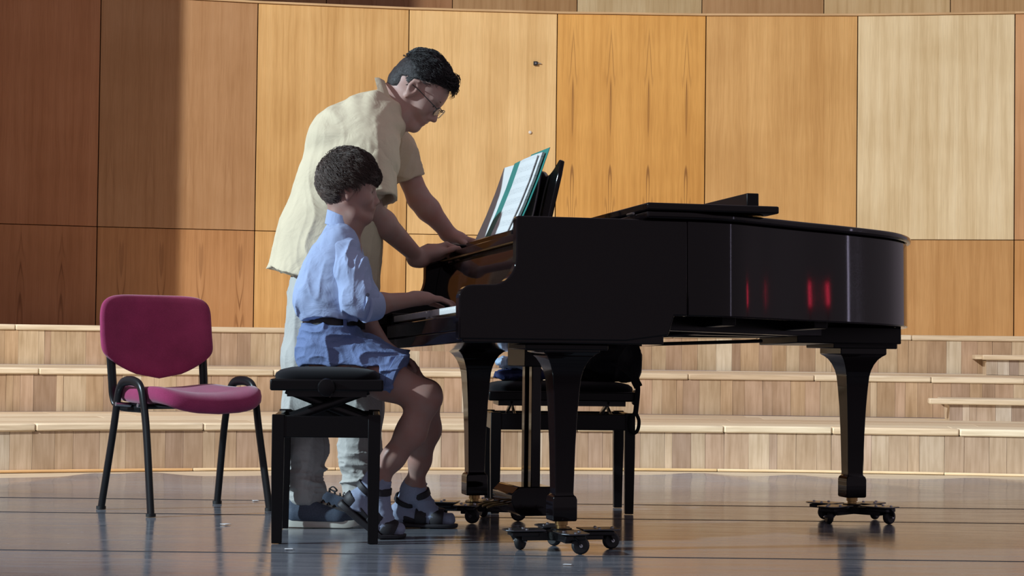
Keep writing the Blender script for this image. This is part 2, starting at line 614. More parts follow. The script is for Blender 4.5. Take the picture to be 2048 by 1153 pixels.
TAPE = plain('black_seam_tape', (0.045, 0.043, 0.045), 0.5, noise=0.3, nscale=8)
mat_rows = [(1.6, 4.72, 'stage mat strip nearest the front edge of the stage'),
            (4.72, 6.235, 'black linoleum strip in front of the piano along the bottom of the picture'),
            (6.235, 7.60, 'black linoleum strip under the near piano leg and the bench'),
            (7.60, 8.285, 'narrow black linoleum strip under the far bench and tail leg'),
            (8.29, 9.95, 'black linoleum strip with rippled back edge at the foot of the steps')]
for k, (y0, y1, lab) in enumerate(mat_rows):
    nx, ny = (220, 40) if k == 4 else (90, 14)
    xs = np.linspace(-3.9 if k == 4 else -5.2, 5.2, nx)
    m = MB()
    top = []
    for j in range(ny):
        fy = j / (ny - 1)
        for x in xs:
            ye = y1 - 0.004
            if k == 4:                        # back edge follows the curve of the steps, loosely
                ye = AC[1] + math.sqrt(8.70 ** 2 - (x - AC[0]) ** 2) + 0.035 * math.sin(2.1 * x + 1.0) + 0.02 * math.sin(5.3 * x)
            y = (y0 + 0.004) * (1 - fy) + ye * fy
            z = 0.004 + 0.0012 * math.sin(1.7 * x + 3.1 * k) * math.sin(math.pi * fy)
            if k == 4:                        # ripples where the strip has crept against the steps
                w = max(0.0, fy - 0.25) ** 1.3
                for (cx, cw, amp, sl) in ((-2.0, 0.10, 0.022, 0.5), (-1.75, 0.16, 0.03, -0.35), (-0.55, 0.12, 0.014, -0.5), (0.95, 0.16, 0.022, -0.8),
                                          (1.45, 0.12, 0.016, -1.1), (2.35, 0.18, 0.016, -0.9), (-3.0, 0.2, 0.02, 0.4), (3.2, 0.2, 0.02, -0.6)):
                    q = (x - cx - sl * (fy - 1.0)) / cw
                    z += amp * w * math.exp(-q * q)
            top.append((x, y, z))
    n = nx
    fs = [(j * n + i, j * n + i + 1, (j + 1) * n + i + 1, (j + 1) * n + i) for j in range(ny - 1) for i in range(n - 1)]
    # turned-down skirt for thickness
    b0 = len(top)
    low = [(x, y, max(z - 0.004, 0.0002)) for (x, y, z) in top[-n:]] + [(x, y, 0.0002) for (x, y, z) in top[:n]]
    fs += [(b0 - n + i, b0 - n + i + 1, b0 + i + 1, b0 + i) for i in range(n - 1)]
    fs += [(i, b0 + n + i, b0 + n + i + 1, i + 1) for i in range(n - 1)]
    m.add(top + low, fs)
    o = m.build('stage_mat', LINO, smooth=60)
    tag(o, lab, 'stage mat', 'linoleum strips on the stage')
    if k > 0:
        MB().bx(-3.9, 5.2, y0 - .003, y0 + .003, .0046, .0054).build('seam_tape', TAPE, o, smooth=0)

# ---- three curved tiers of steps
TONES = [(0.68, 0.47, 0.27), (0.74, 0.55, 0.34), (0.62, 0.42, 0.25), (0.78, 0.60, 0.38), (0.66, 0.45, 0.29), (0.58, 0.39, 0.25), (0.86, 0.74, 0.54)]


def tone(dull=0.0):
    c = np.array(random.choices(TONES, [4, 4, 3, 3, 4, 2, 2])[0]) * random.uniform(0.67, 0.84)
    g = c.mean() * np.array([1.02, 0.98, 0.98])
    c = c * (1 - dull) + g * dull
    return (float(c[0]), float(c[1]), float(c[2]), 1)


def riser_run(parent, rr, z0, z1, a0, a1, dull, thick=0.022):
    a = a0
    while a < a1:
        w = random.choice((0.06, 0.075, 0.09, 0.10, 0.11, 0.13, 0.04))
        da = math.degrees(w / rr)
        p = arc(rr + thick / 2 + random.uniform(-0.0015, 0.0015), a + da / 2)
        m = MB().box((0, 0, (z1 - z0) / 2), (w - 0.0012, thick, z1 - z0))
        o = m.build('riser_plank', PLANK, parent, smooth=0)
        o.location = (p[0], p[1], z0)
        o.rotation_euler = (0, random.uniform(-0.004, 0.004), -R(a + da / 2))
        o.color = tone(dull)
        a += da


def board_run(name, parent, rr, depth, z0, z1, a0, a1, lens, bevel, cols):
    a = a0 + random.uniform(-1, 0)
    while a < a1:
        w = random.uniform(*lens)
        da = math.degrees(w / rr)
        pts = []
        nseg = 6
        ang = [a + da * i / nseg for i in range(nseg + 1)]
        mid = a + da / 2
        base = arc(rr, mid)
        Mi = rotz(R(mid))
        rings = []
        for g in ang:
            g2 = min(max(g, a + math.degrees(0.001 / rr)), a + da - math.degrees(0.001 / rr))
            pi, po = (Mi @ (arc(rr, g2) - base)), (Mi @ (arc(rr + depth, g2) - base))
            rings.append([(pi[0], pi[1], z0), (pi[0], pi[1], z1), (po[0], po[1], z1), (po[0], po[1], z0)])
        o = MB().loft(rings).build(name, BOARD, parent, bevel=bevel, smooth=50)
        o.location = (base[0], base[1], random.uniform(-0.0012, 0.0012))
        o.rotation_euler = (0, 0, -R(mid))
        c = np.array(random.choice(cols)) * random.uniform(0.92, 1.05)
        o.color = (c[0], c[1], c[2], 1)
        a += da


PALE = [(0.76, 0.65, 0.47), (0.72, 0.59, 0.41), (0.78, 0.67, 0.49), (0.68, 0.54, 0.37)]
tiers = [(9.10, 0.0, 0.244, 10.75, -31.0, 19.0, 'lowest curved wooden stage tier rising from the floor behind the chair'),
         (10.80, 0.244, 0.495, 12.45, -28.0, 18.5, 'middle curved wooden stage tier behind the piano'),
         (12.50, 0.495, 0.758, 14.90, -26.0, 18.0, 'topmost curved wooden stage tier under the panelled wall')]
for k, (rr, z0, z1, rb, a0, a1, lab) in enumerate(tiers):
    t = empty('stage_tier', label=lab, kind='structure')
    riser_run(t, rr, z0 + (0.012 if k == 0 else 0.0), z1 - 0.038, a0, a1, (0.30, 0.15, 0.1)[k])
    board_run('nosing_board', t, rr - 0.012, 0.10, z1 - 0.038, z1, a0, a1, (0.45, 0.85), 0.008, PALE)
    # tread boards behind the nosing
    r0 = rr - 0.012 + 0.102
    nb = 5
    for j in range(nb):
        ra = r0 + (rb - r0) * j / nb
        board_run('tread_board', t, ra, (rb - r0) / nb - 0.003, z1 - 0.03, z1 - 0.001, a0, a1, (1.6, 2.6), 0.002, PALE)
    # carcase behind the planks so that nothing shows through the joints
    m = MB()
    angs = np.linspace(a0 - 0.5, a1 + 0.5, 40)
    m.loft([[arc(rr + 0.024, g, z0 + 0.001), arc(rr + 0.024, g, z1 - 0.04), arc(rb, g, z1 - 0.04), arc(rb, g, z0 + 0.001)] for g in angs])
    m.build('carcase', DARK_GAP, t, smooth=0)
    if k == 0:
        board_run('base_trim', t, rr - 0.016, 0.014, 0.002, 0.016, a0, a1, (0.7, 1.3), 0.004, [(0.72, 0.46, 0.22), (0.70, 0.52, 0.28), (0.76, 0.60, 0.38)])
tiers_steps = [(10.80, 0.244, 0.372, 5.75, 'lower short wooden half step at the right beside the piano tail'),
               (12.50, 0.495, 0.628, 5.75, 'upper short wooden half step at the right below the top tier')]
for (rr, z0, z1, a0, lab) in tiers_steps:
    t = empty('half_step', label=lab, cat='step', group='half steps at the right')
    ra = rr - 0.42
    # left end angle from its place in the picture
    a1 = 17.0
    aL = 7.6 if z0 < 0.3 else 9.4
    riser_run(t, ra, z0, z1 - 0.034, aL + 0.06, a1, 0.45)
    board_run('nosing_board', t, ra - 0.03, 0.12, z1 - 0.034, z1, aL, a1, (1.0, 1.5), 0.007, PALE)
    board_run('tread_board', t, ra + 0.092, 0.325, z1 - 0.03, z1 - 0.001, aL, a1, (1.2, 2.0), 0.002, PALE)
    m = MB()
    m.loft([[arc(ra + 0.024, g, z0), arc(ra + 0.024, g, z1 - 0.04), arc(rr - 0.01, g, z1 - 0.04), arc(rr - 0.01, g, z0)] for g in np.linspace(aL + 0.07, a1, 12)])
    m.build('carcase', plain('step_side_wood', (0.60, 0.48, 0.34), 0.6, noise=0.15, nscale=20), t, smooth=0)

# ---- panelled shell wall
WR = 14.8
seams = [-26.9, -22.25, -17.49, -12.714, -7.997, -3.308, 1.406, 6.17, 11.0, 15.8, 20.6]
# tint of each panel's veneer: (upper panel, lower panel)
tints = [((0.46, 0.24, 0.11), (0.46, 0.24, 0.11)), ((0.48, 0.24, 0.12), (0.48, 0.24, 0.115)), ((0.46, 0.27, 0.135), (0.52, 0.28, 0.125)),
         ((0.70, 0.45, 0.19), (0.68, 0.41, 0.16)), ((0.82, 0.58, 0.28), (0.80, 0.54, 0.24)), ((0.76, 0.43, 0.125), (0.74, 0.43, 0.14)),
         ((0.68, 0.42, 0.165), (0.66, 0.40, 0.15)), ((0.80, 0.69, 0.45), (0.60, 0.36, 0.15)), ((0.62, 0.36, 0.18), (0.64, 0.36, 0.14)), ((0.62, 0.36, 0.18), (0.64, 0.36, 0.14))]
wall = empty('wall_back', kind='structure', label='curved wall of tall honey coloured veneer panels behind the piano')


def wall_panel(parent, name, rr, a, b, z0, z1, col, gap=0.0035, th=0.025, tilt=0.0, figure=0.35):
    p, q = arc(rr, a), arc(rr, b)
    w = np.linalg.norm(q - p)
    mid = (p + q) / 2
    ang = math.atan2(q[1] - p[1], q[0] - p[0])
    o = MB().box((0, th / 2, (z1 - z0) / 2), (w - 2 * gap, th, z1 - z0 - gap)).build(name, VENEER, parent, bevel=0.002, smooth=0, seg=1)
    o.location = (mid[0], mid[1], z0)
    o.rotation_euler = (0, 0, ang + tilt)
    o.color = col + (figure,)
    return o


for k in range(len(seams) - 1):
    a, b = seams[k], seams[k + 1]
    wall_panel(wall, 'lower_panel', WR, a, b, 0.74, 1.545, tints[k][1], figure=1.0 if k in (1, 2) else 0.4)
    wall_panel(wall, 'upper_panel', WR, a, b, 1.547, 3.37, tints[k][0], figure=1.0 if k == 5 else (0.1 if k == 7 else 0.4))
    p, q = arc(WR, a), arc(WR, b)
    mid = (p + q) / 2
    w = np.linalg.norm(q - p)
    o = MB().box((0, 0.05, 0.009), (w + 0.004, 0.13, 0.018)).build('cap_board', BOARD, wall, bevel=0.003, smooth=0)
    o.location = (mid[0], mid[1], 3.37)
    o.rotation_euler = (0, 0, math.atan2(q[1] - p[1], q[0] - p[0]))
    o.color = (0.62, 0.42, 0.22, 1)
m = MB()
m.loft([[arc(WR + 0.026, g, 0.70), arc(WR + 0.026, g, 3.37), arc(WR + 0.10, g, 3.37), arc(WR + 0.10, g, 0.70)] for g in seams])
m.build('backing', DARK_GAP, wall, smooth=0)
# side return of the shell at the left, out of the picture: its edge throws the upright shadow on the panels
wl = MB().bx(-4.38, -4.30, 12.3, 15.15, 0.758, 9.0).build('wall_left', VENEER, bevel=0.004)
wl.color = (0.5, 0.28, 0.11, 1)
tag(wl, 'wooden side return of the stage shell beyond the left edge', kind='structure')
# the hall's own wall seen over the top of the shell
up = empty('wall_rear', kind='structure', label='darker panelled hall wall showing above the top of the shell')
RU = 17.9
aa = -24.0
upt = [(0.36, 0.19, 0.09), (0.40, 0.22, 0.10), (0.44, 0.24, 0.11), (0.60, 0.40, 0.20), (0.46, 0.27, 0.12)]
useams = [-26, -21.7, -17.6, -13.6, -9.7, -5.8, -1.91, 1.98, 5.75, 9.6, 13.6, 17.6, 21.6]
for k in range(len(useams) - 1):
    wall_panel(up, 'rear_panel', RU, useams[k], useams[k + 1], 2.2, 6.4,
               [(0.36, 0.19, 0.09), (0.34, 0.18, 0.09), (0.38, 0.20, 0.09), (0.42, 0.23, 0.10), (0.40, 0.21, 0.10), (0.46, 0.28, 0.13), (0.66, 0.52, 0.30),
                (0.50, 0.30, 0.14), (0.70, 0.52, 0.28), (0.56, 0.36, 0.17), (0.4, 0.24, 0.12), (0.4, 0.24, 0.12)][k])
m = MB()
m.loft([[arc(RU + 0.026, g, 2.2), arc(RU + 0.026, g, 6.4), arc(RU + 0.12, g, 6.4), arc(RU + 0.12, g, 2.2)] for g in useams])
m.build('backing', DARK_GAP, up, smooth=0)
# ================================================================== GRAND PIANO
# local frame: x = from the keyboard towards the tail, y = from the treble (near) side towards the bass side
PA = math.atan2(0.273, 0.962)
PN = np.array([0.167, 6.434])
piano = empty('grand_piano', (PN[0], PN[1], 0), PA, label='long black lacquered grand piano standing on three wheeled dollies', cat='piano')


def W2(u, v, z):
    """piano frame -> place"""
    return np.array([PN[0] + v * math.cos(PA) - u * math.sin(PA), PN[1] + v * math.sin(PA) + u * math.cos(PA), z])


U0, U1 = -0.14, 1.13
V0, VS = -0.378, 0.38
ZB, ZT = 0.755, 1.063
bent = spline([(-.14, .22), (-.14, .38), (-.105, .54), (-.02, .70), (.085, .885), (.21, 1.12), (.38, 1.37), (.62, 1.545), (.88, 1.60), (1.06, 1.52), (1.13, 1.30), (1.13, 1.08)], 14)
outline = [p for p in bent if p[1] > 0.3801 or p[0] > 0.5]
outline = [np.array([U0, VS])] + outline + [np.array([U1, 0.38])]


def inset(poly, d):
    out = []
    n = len(poly)
    for i, p in enumerate(poly):
        t = poly[min(i + 1, n - 1)] - poly[max(i - 1, 0)]
        t = t / np.linalg.norm(t)
        out.append(p + d * np.array([t[1], -t[0]]))
    return out


# orientation of the outline: from near side to far side, inside is on its right
def rim_strip(z0, z1, off0, off1):
    a, b = inset(outline, off0), inset(outline, off1)
    return MB().loft([[(p[1], p[0], z0), (p[1], p[0], z1), (q[1], q[0], z1), (q[1], q[0], z0)] for p, q in zip(a, b)])


rim_strip(ZB, ZT, 0.0, 0.045).build('rim', LACQ, piano, bevel=0.004, smooth=40)
# straight case sides with the scooped arms
arm = [(V0, .672), (V0, .80)]
arm += [(V0 + .045 - .045 * math.cos(a), .80 + .043 * math.sin(a)) for a in np.linspace(0.15, math.pi / 2, 7)]
arm += [(-.268, .845)]
arm += [(-.268 + .075 * math.sin(a), .845 + .09 * (1 - math.cos(a))) for a in np.linspace(0.15, math.pi / 2, 8)]
arm += [(-.193, 1.05), (-.19, ZT), (VS, ZT), (VS, ZB), (.335, ZB), (.315, .692), (.17, .672)]
for (y0, y1) in ((U0, U0 + .045), (U1 - .045, U1)):
    MB().prism(arm, y0, y1, lambda a, b, t: (a, t, b)).build('case_side', LACQ, piano, bevel=0.005)
MB().bx(V0 + .012, .30, U0 + .004, U1 - .004, .662, .70).build('keybed', LACQ, piano, bevel=0.004)
MB().bx(V0 + .02, V0 + .043, U0 + .045, U1 - .045, .70, .752).build('key_slip', LACQ, piano, bevel=0.005)
KU0, KU1 = -0.055, 1.045
for (y0, y1) in ((U0 + .045, KU0 - .002), (KU1 + .002, U1 - .045)):
    MB().bx(V0 + .045, -.165, y0, y1, .70, .80).build('key_block', LACQ, piano, bevel=0.008)
kb = MB().bx(-.34, -.10, KU0, KU1, .70, .735).build('keyboard', plain('key_frame_wood', (0.35, 0.22, 0.12), 0.6, noise=0.1), piano)
wk_me = None
pitch = (KU1 - KU0) / 52
for i in range(52):
    y = KU1 - pitch * (i + .5)
    if wk_me is None:
        o = MB().bx(-.078, .078, -pitch / 2 + .0006, pitch / 2 - .0006, -.022, 0).build('white_key', IVORY, kb, bevel=0.0012, seg=1)
        wk_me = o
    else:
        o = wk_me.copy(); COL.objects.link(o)
    o.location = (-.245, y, .787 - (0.007 if i in (24, 27) else 0.0))
bk = None
for i in range(51):
    if i % 7 in (1, 4):      # A B | C D E | F G : no black key between B-C and E-F
        continue
    y = KU1 - pitch * (i + 1)
    if bk is None:
        o = MB().loft([[(-.048, -.0055, 0), (.048, -.0055, 0), (.048, .0055, 0), (-.048, .0055, 0)],
                       [(-.040, -.0042, .011), (.048, -.0042, .011), (.048, .0042, .011), (-.040, .0042, .011)]]).build('black_key', EBONY, kb, bevel=0.0012, seg=1)
        bk = o
    else:
        o = bk.copy(); COL.objects.link(o)
    o.location = (-.215, y, .787)
MB().bx(-.172, -.166, KU0, KU1, .787, .793).build('felt_strip', FELT, kb)
# fallboard: a leaning board with a rolled top edge
fb = [(-.165, .792), (-.158, .85), (-.150, .92), (-.140, .965), (-.128, .985), (-.112, .992), (-.10, .985), (-.10, .792)]
FBm = MB().prism(fb, U0 + .047, U1 - .047, lambda a, b, t: (a, t, b)).build('fallboard', LACQ, piano, bevel=0.003)
MB().bx(-.142, -.118, U0 + .06, U1 - .06, .9935, .999).build('hinge_strip', BRASS, FBm, bevel=0.001)
# music shelf in front of the pin block, with a raised front bead
sh = MB().bx(-.10, .30, U0 + .047, U1 - .047, 1.008, 1.026)
sh.bx(-.118, -.092, U0 + .047, U1 - .047, 1.003, 1.031)
sh.build('music_shelf', LACQ, piano, bevel=0.004)
MB().bx(-.10, .38, U0 + .045, U1 - .045, .80, 1.008).build('pin_block', SATIN, piano)
# music desk: leaning panel with a swept outline
dk0, dk1 = 0.22, 0.84
top = []
for s in np.linspace(0, 1, 33):
    y = dk0 + (dk1 - dk0) * s
    e = min(s, 1 - s)
    h = .225 + .030 * math.exp(-(e / .07) ** 2) - .022 * math.exp(-((e - .2) / .1) ** 2) + 0.012 * max(0.0, 1 - ((s - .5) / .25) ** 2)
    if e < 0.02: h -= 0.012 * (1 - e / 0.02)
    top.append((y, h))
poly = [(dk0 + .012, 0.0)] + [(dk0 - 0.006 + .018 * (1 - q), .205 * q) for q in (0.15, .4, .7, .95)] + top + [(dk1 + 0.006 - .018 * (1 - q), .205 * q) for q in (.95, .7, .4, .15)] + [(dk1 - .012, 0.0)]
LEAN = R(12)


def desk_pt(a, b, t):
    return (0.012 + t * math.cos(LEAN) + b * math.sin(LEAN), a, 1.050 + b * math.cos(LEAN) - t * math.sin(LEAN))


md = MB().prism(poly, 0.0, 0.016, desk_pt).build('music_desk', LACQ, piano, bevel=0.004)
MB().bx(-.105, .05, dk0 + .01, dk1 - .01, 1.028, 1.050).build('desk_ledge', LACQ, md, bevel=0.004)
for yy in (dk0 + .12, dk1 - .12):
    MB().cyl((.05, yy, 1.03), (.075, yy, 1.18), .006, 8).build('desk_prop', BRASS, md)
# lid: main leaf following the rim with an overhang, and the front leaf folded back on top of it
LV = 0.238
lid_out = inset(outline, -0.014)
lid_out = [np.array([U0 - .014, LV])] + lid_out + [np.array([U1 + .014, LV])]
MB().prism([(p[1], p[0]) for p in lid_out], 1.066, 1.090, lambda a, b, t: (a, b, t)).build('lid', LACQ, piano, bevel=0.008, seg=3)
MB().bx(LV, LV + .455, U0 - .014, U1 - .03, 1.0925, 1.117).build('lid_front_leaf', LACQ, piano, bevel=0.005)
for yy in (.0, .35, .70, 1.0):
    MB().cyl((LV - .004, yy - .03, 1.0915), (LV - .004, yy + .03, 1.0915), .0042, 10).build('lid_hinge', STEEL, piano)
# underside: soundboard, beams, posts
body = [(p[1], p[0]) for p in inset(outline, .04)]
MB().prism(body, .80, .815, lambda a, b, t: (a, b, t)).build('soundboard', plain('dark_spruce', (0.05, 0.028, 0.014), 0.6, noise=0.2), piano)


def beam(p, q, w, z0, z1, nm='beam'):
    p, q = np.array(p, float), np.array(q, float)
    t = (q - p) / np.linalg.norm(q - p)
    n = np.array([-t[1], t[0]]) * w / 2
    ring = lambda z: [(c[1], c[0], z) for c in (p + n, q + n, q - n, p - n)]
    return MB().loft([ring(z0), ring(z1)]).build(nm, SATIN, piano, bevel=0.003)


beam((.15, .30), (.72, 1.30), .07, .72, .80)
beam((.55, .30), (.80, 1.30), .07, .72, .80)
beam((1.0, .30), (.86, 1.30), .07, .72, .80)
beam((.10, .62), (1.1, .62), .05, .735, .80, 'cross_beam')
beam((.24, 1.02), (1.1, 1.02), .05, .735, .80, 'cross_beam')
MB().tube([(.16, .50, .668), (.95, .60, .700)], .0065, 8).build('pedal_rod', SATIN, piano)
MB().tube([(.30, .30, .69), (.75, .42, .735)], .0075, 8).build('pedal_rod', SATIN, piano)
MB().bx(1.10, 1.52, .62, .98, .695, .757).build('tail_block', SATIN, piano, bevel=0.004)


# legs
def sq_ring(cx, cy, h, z, c=0.0):
    return [(cx - h, cy - h, z), (cx + h, cy - h, z), (cx + h, cy + h, z), (cx - h, cy + h, z)]


def piano_leg(u, v, ztop, name='leg'):
    k = ztop
    prof = [(.0385, .098), (.0405, .104), (.0405, .166), (.0375, .176), (.0315, .181), (.0310, .19), (.0345, .34), (.0385, .44), (.0435, .515), (.047, .555),
            (.052, .578), (.060, .600), (.071, .619), (.083, .631), (.094, .638), (.094, ztop)]
    o = MB().loft([sq_ring(v, u, h, z) for h, z in prof]).build(name, LACQ, piano, bevel=0.003, smooth=30)
    MB().lathe([(.017, .0748), (.017, .083), (.021, .084), (.021, .10)], 14, (v, u, 0)).build('ferrule', BRASS, o)
    return o


piano_leg(0, 0, .663)
piano_leg(1.094, 0, .663)
piano_leg(.80, 1.40, .663)
MB().bx(1.265, 1.525, .68, .93, .660, .697).build('leg_block', SATIN, piano, bevel=0.004)
for uu in (0, 1.094):
    MB().bx(-.155, .12, uu - .10, uu + .10, .645, .664).build('leg_block', SATIN, piano, bevel=0.004)
# lyre
ly = MB().bx(.0, .12, .44, .66, .585, .662).build('lyre', SATIN, piano, bevel=0.004)
for yy in (.515, .600):
    MB().loft([[(.06 + sx * .017, yy + sy * .018, z) for sx, sy in ((-1, -1), (1, -1), (1, 1), (-1, 1))] for z in (.17, .59)]).build('lyre_post', LACQ, ly, bevel=0.003)
hexa = [(-.03, .09), (-.045, .12), (-.045, .15), (-.02, .175), (.10, .175), (.125, .15), (.125, .10), (.10, .075), (-.01, .075)]
MB().prism(hexa, .425, .675, lambda a, b, t: (a, t, b)).build('lyre_box', LACQ, ly, bevel=0.004)
for yy in (.49, .55, .61):
    MB().tube([(.0, yy, .112), (-.05, yy, .112), (-.09, yy, .108), (-.115, yy, .100)], [.006, .0075, .0095, .008], 10, flat=0.4).build('pedal', BRASS, ly)
#@@ bar lying on the folded leaf
br = MB().bx(-.021, .021, -.36, .36, 0, .050).build('wooden_bar', SATIN, bevel=0.003)
q = W2(.30, .640, 1.1175)
br.location = q
br.rotation_euler = (0, 0, PA)
tag(br, 'long black square bar lying across the folded piano lid', 'bar')

# dollies
GREYPLATE = plain('worn_steel_plate', (0.10, 0.105, 0.115), 0.30, 0.85, noise=0.25)


def make_dolly(label):
    d = empty('piano_dolly', label=label, cat='dolly', group='wheeled dollies under the piano legs')
    MB().lathe([(.0, .036), (.056, .036), (.060, .060), (.034, .066), (.034, .070), (.0, .070)], 20).build('cup', SATIN, d)
    for k in range(4):
        a = math.pi / 2 * k + R(20)
        M = rotz(a)
        p = MB()
        p.box(M @ np.array((.070, 0, .047)), (.13, .050, .028), M)
        p.box(M @ np.array((.125, 0, .054)), (.09, .066, .014), M)
        ar = p.build('arm', BLACK_METAL, d, bevel=0.003)
        MB().prism([(.062, -.046), (.168, -.046), (.190, -.026), (.190, .026), (.168, .046), (.062, .046)], .0635, .068,
                   lambda x, y, z: tuple(M @ np.array((x, y, z)))).build('top_plate', GREYPLATE, d, bevel=0.0015)
        for bx_, by_ in ((.12, -.025), (.12, .025), (.17, 0.0)):
            c = M @ np.array((bx_, by_, .069))
            MB().lathe([(.0055, -.002), (.0055, .002), (.003, .004)], 8, c).build('bolt', STEEL, ar)
        sw = R((25, -40, 70, 10)[k])
        cs = M @ np.array((.145, 0, 0))
        Ms = rotz(sw)
        cst = MB()
        cst.lathe([(.020, .054), (.020, .0635)], 14, cs)
        wc = cs + Ms @ np.array((.022, 0, .0285))
        for sy in (-1, 1):
            q0, q1 = cs + Ms @ np.array((0, sy * .016, .056)), wc + Ms @ np.array((0, sy * .016, 0))
            cst.tube([q0, (q0 + q1) / 2 + np.array((0, 0, .004)), q1], [.017, .015, .009], 8, flat=0.2, ref=Ms @ np.array((1, 0, 0.01)))
        cst.box(cs + np.array((0, 0, .0545)), (.036, .036, .004), Ms)
        ca = cst.build('caster', BLACK_METAL, d, smooth=40)
        Mw = Ms @ rotx(R(90))
        MB().lathe([(.010, -.0115), (.022, -.0115), (.0265, -.008), (.0285, -.003), (.0285, .003), (.0265, .008), (.022, .0115), (.010, .0115)], 22, wc, Mw).build('wheel', RUBBER, ca)
        MB().lathe([(.0055, -.0205), (.0055, .0205)], 10, wc, Mw).build('axle', STEEL, ca)
    return d


dolly_a = make_dolly('wheeled steel dolly under the near front piano leg')
dolly_a.location = W2(0, 0, 0.004)
dolly_a.rotation_euler = (0, 0, R(-6))
dolly_b = copy_tree(dolly_a)
dolly_b['label'] = 'wheeled steel dolly under the far front piano leg beside the sandal'
dolly_b.location = W2(1.094, 0, 0.004)
dolly_b.rotation_euler = (0, 0, R(-30))
dolly_c = copy_tree(dolly_a)
dolly_c['label'] = 'wheeled steel dolly under the tail leg of the piano'
dolly_c.location = W2(.80, 1.40, 0.004)
dolly_c.rotation_euler = (0, 0, R(28))

# sheet music on the desk
PAPER = plain('paper', (0.70, 0.70, 0.68), 0.75, noise=0.04, nscale=6)


def score_mat():
    t = NT('printed_score')
    co = t.n('ShaderNodeTexCoord').outputs['Object']
    s = t.n('ShaderNodeSeparateXYZ'); t.l(co, s.inputs[0])
    z = s.outputs[2]
    sysb = t.math('FRACT', t.math('MULTIPLY', z, 26.0))
    stave = t.math('FRACT', t.math('MULTIPLY', z, 26.0 * 9))
    ln = t.math('MULTIPLY', t.math('LESS_THAN', stave, 0.28), t.math('LESS_THAN', sysb, 0.55))
    nz = t.noise(t.vec(t.math('MULTIPLY', s.outputs[1], 260.0), 0.0, t.math('MULTIPLY', z, 300.0)), 1.0, 1)
    ln = t.math('MAXIMUM', t.math('MULTIPLY', ln, 0.5), t.math('MULTIPLY', t.math('GREATER_THAN', nz, 0.63), t.math('LESS_THAN', sysb, 0.6)))
    t.set(Base_Color=t.mix(t.math('MULTIPLY', ln, 0.55), (0.70, 0.71, 0.70), (0.16, 0.17, 0.20)), Roughness=0.7)
    return t.m


SCORE = score_mat()
TEAL = plain('teal_card', (0.03, 0.23, 0.20), 0.45, noise=0.1)
VIOLET = plain('violet_grey_card', (0.10, 0.09, 0.17), 0.5, noise=0.1)


def leaf_block(y0, y1, h, x0, x1, lean, thick, z0=1.0515, curl=0.0):
    """a block of pages: foot at (x0 at y0 .. x1 at y1), standing on the desk ledge and leaning back"""
    m = MB()
    rings = []
    for s in np.linspace(0, 1, 9):
        y = y0 + (y1 - y0) * s
        x = x0 + (x1 - x0) * s + curl * math.sin(math.pi * s)
        ring = []
        for (b, t) in ((0, 0), (h * .33, 0), (h * .66, 0), (h, 0), (h, thick), (h * .66, thick), (h * .33, thick), (0, thick)):
            bow = 0.006 * math.sin(math.pi * b / h)
            ring.append((x + b * math.sin(lean) + (t + bow) * math.cos(lean), y, z0 + b * math.cos(lean) - (t + bow) * math.sin(lean) * 0.0))
        rings.append(ring)
    return m.loft(rings)


sc = empty('open_score', tuple(W2(0, 0, 0)), PA, label='open white sheet music in a teal folder leaning on the piano desk', cat='sheet music')
LB = R(22)
leaf_block(.53, .775, .292, -.066, -.076, LB, .0018).build('folder_cover', TEAL, sc, smooth=30)
leaf_block(.305, .53, .312, -.066, -.066, LB, .0018).build('folder_cover', TEAL, sc, smooth=30)
leaf_block(.60, .765, .288, -.072, -.090, LB, .002, curl=-.002).build('page', PAPER, sc, smooth=30)
leaf_block(.545, .635, .290, -.092, -.088, LB, .0035).build('folder_spine', TEAL, sc, smooth=30)
leaf_block(.325, .545, .296, -.080, -.080, LB, .010, curl=-.005).build('page', SCORE, sc, smooth=30)
leaf_block(.345, .545, .288, -.0885, -.092, LB, .003, curl=-.008).build('page', SCORE, sc, smooth=30)
b2 = empty('thin_booklet', tuple(W2(0, 0, 0)), PA, label='thin violet covered booklet leaning on the desk behind the open score', cat='booklet')
leaf_block(.38, .58, .235, -.0020, -.0020, R(12.0), .0014).build('cover', VIOLET, b2, smooth=30)
leaf_block(.382, .578, .230, -.0070, -.0070, R(12.0), .0045).build('page', PAPER, b2, smooth=30)

# the body of the piano sits very slightly lower on its bass side
for o in list(piano.children):
    if not o.name.startswith(('leg', 'lyre')):
        o.rotation_euler = (-R(1.5), 0, 0)
for o in (sc, b2):
    o.rotation_euler = (Matrix.Rotation(PA, 3, 'Z') @ Matrix.Rotation(-R(1.5), 3, 'X')).to_euler()
q = Matrix.Rotation(-R(1.5), 3, 'X') @ Vector((.640, .30, 1.1175))
br.location = W2(q.y, q.x, q.z)
br.rotation_euler = (Matrix.Rotation(PA, 3, 'Z') @ Matrix.Rotation(-R(1.5), 3, 'X')).to_euler()

# ================================================================== CHAIR
MAROON = fabric_mat('maroon_upholstery', (0.33, 0.036, 0.115), 0.15, 420.0, 0.5, sheen=0.3, rough=0.9)
ch = empty('stacking_chair', (-1.264, 7.776, 0.0055), R(38.5), label='maroon upholstered stacking chair with black steel legs left of the boy', cat='chair')
# local: x across, -y forward
HW = 0.245


def oval(path, r, name, parent, flat=0.68, ref=(1, 0, 0)):
    return MB().tube(path, r, 12, flat=flat, ref=ref).build(name, BLACK_METAL, parent, smooth=50)


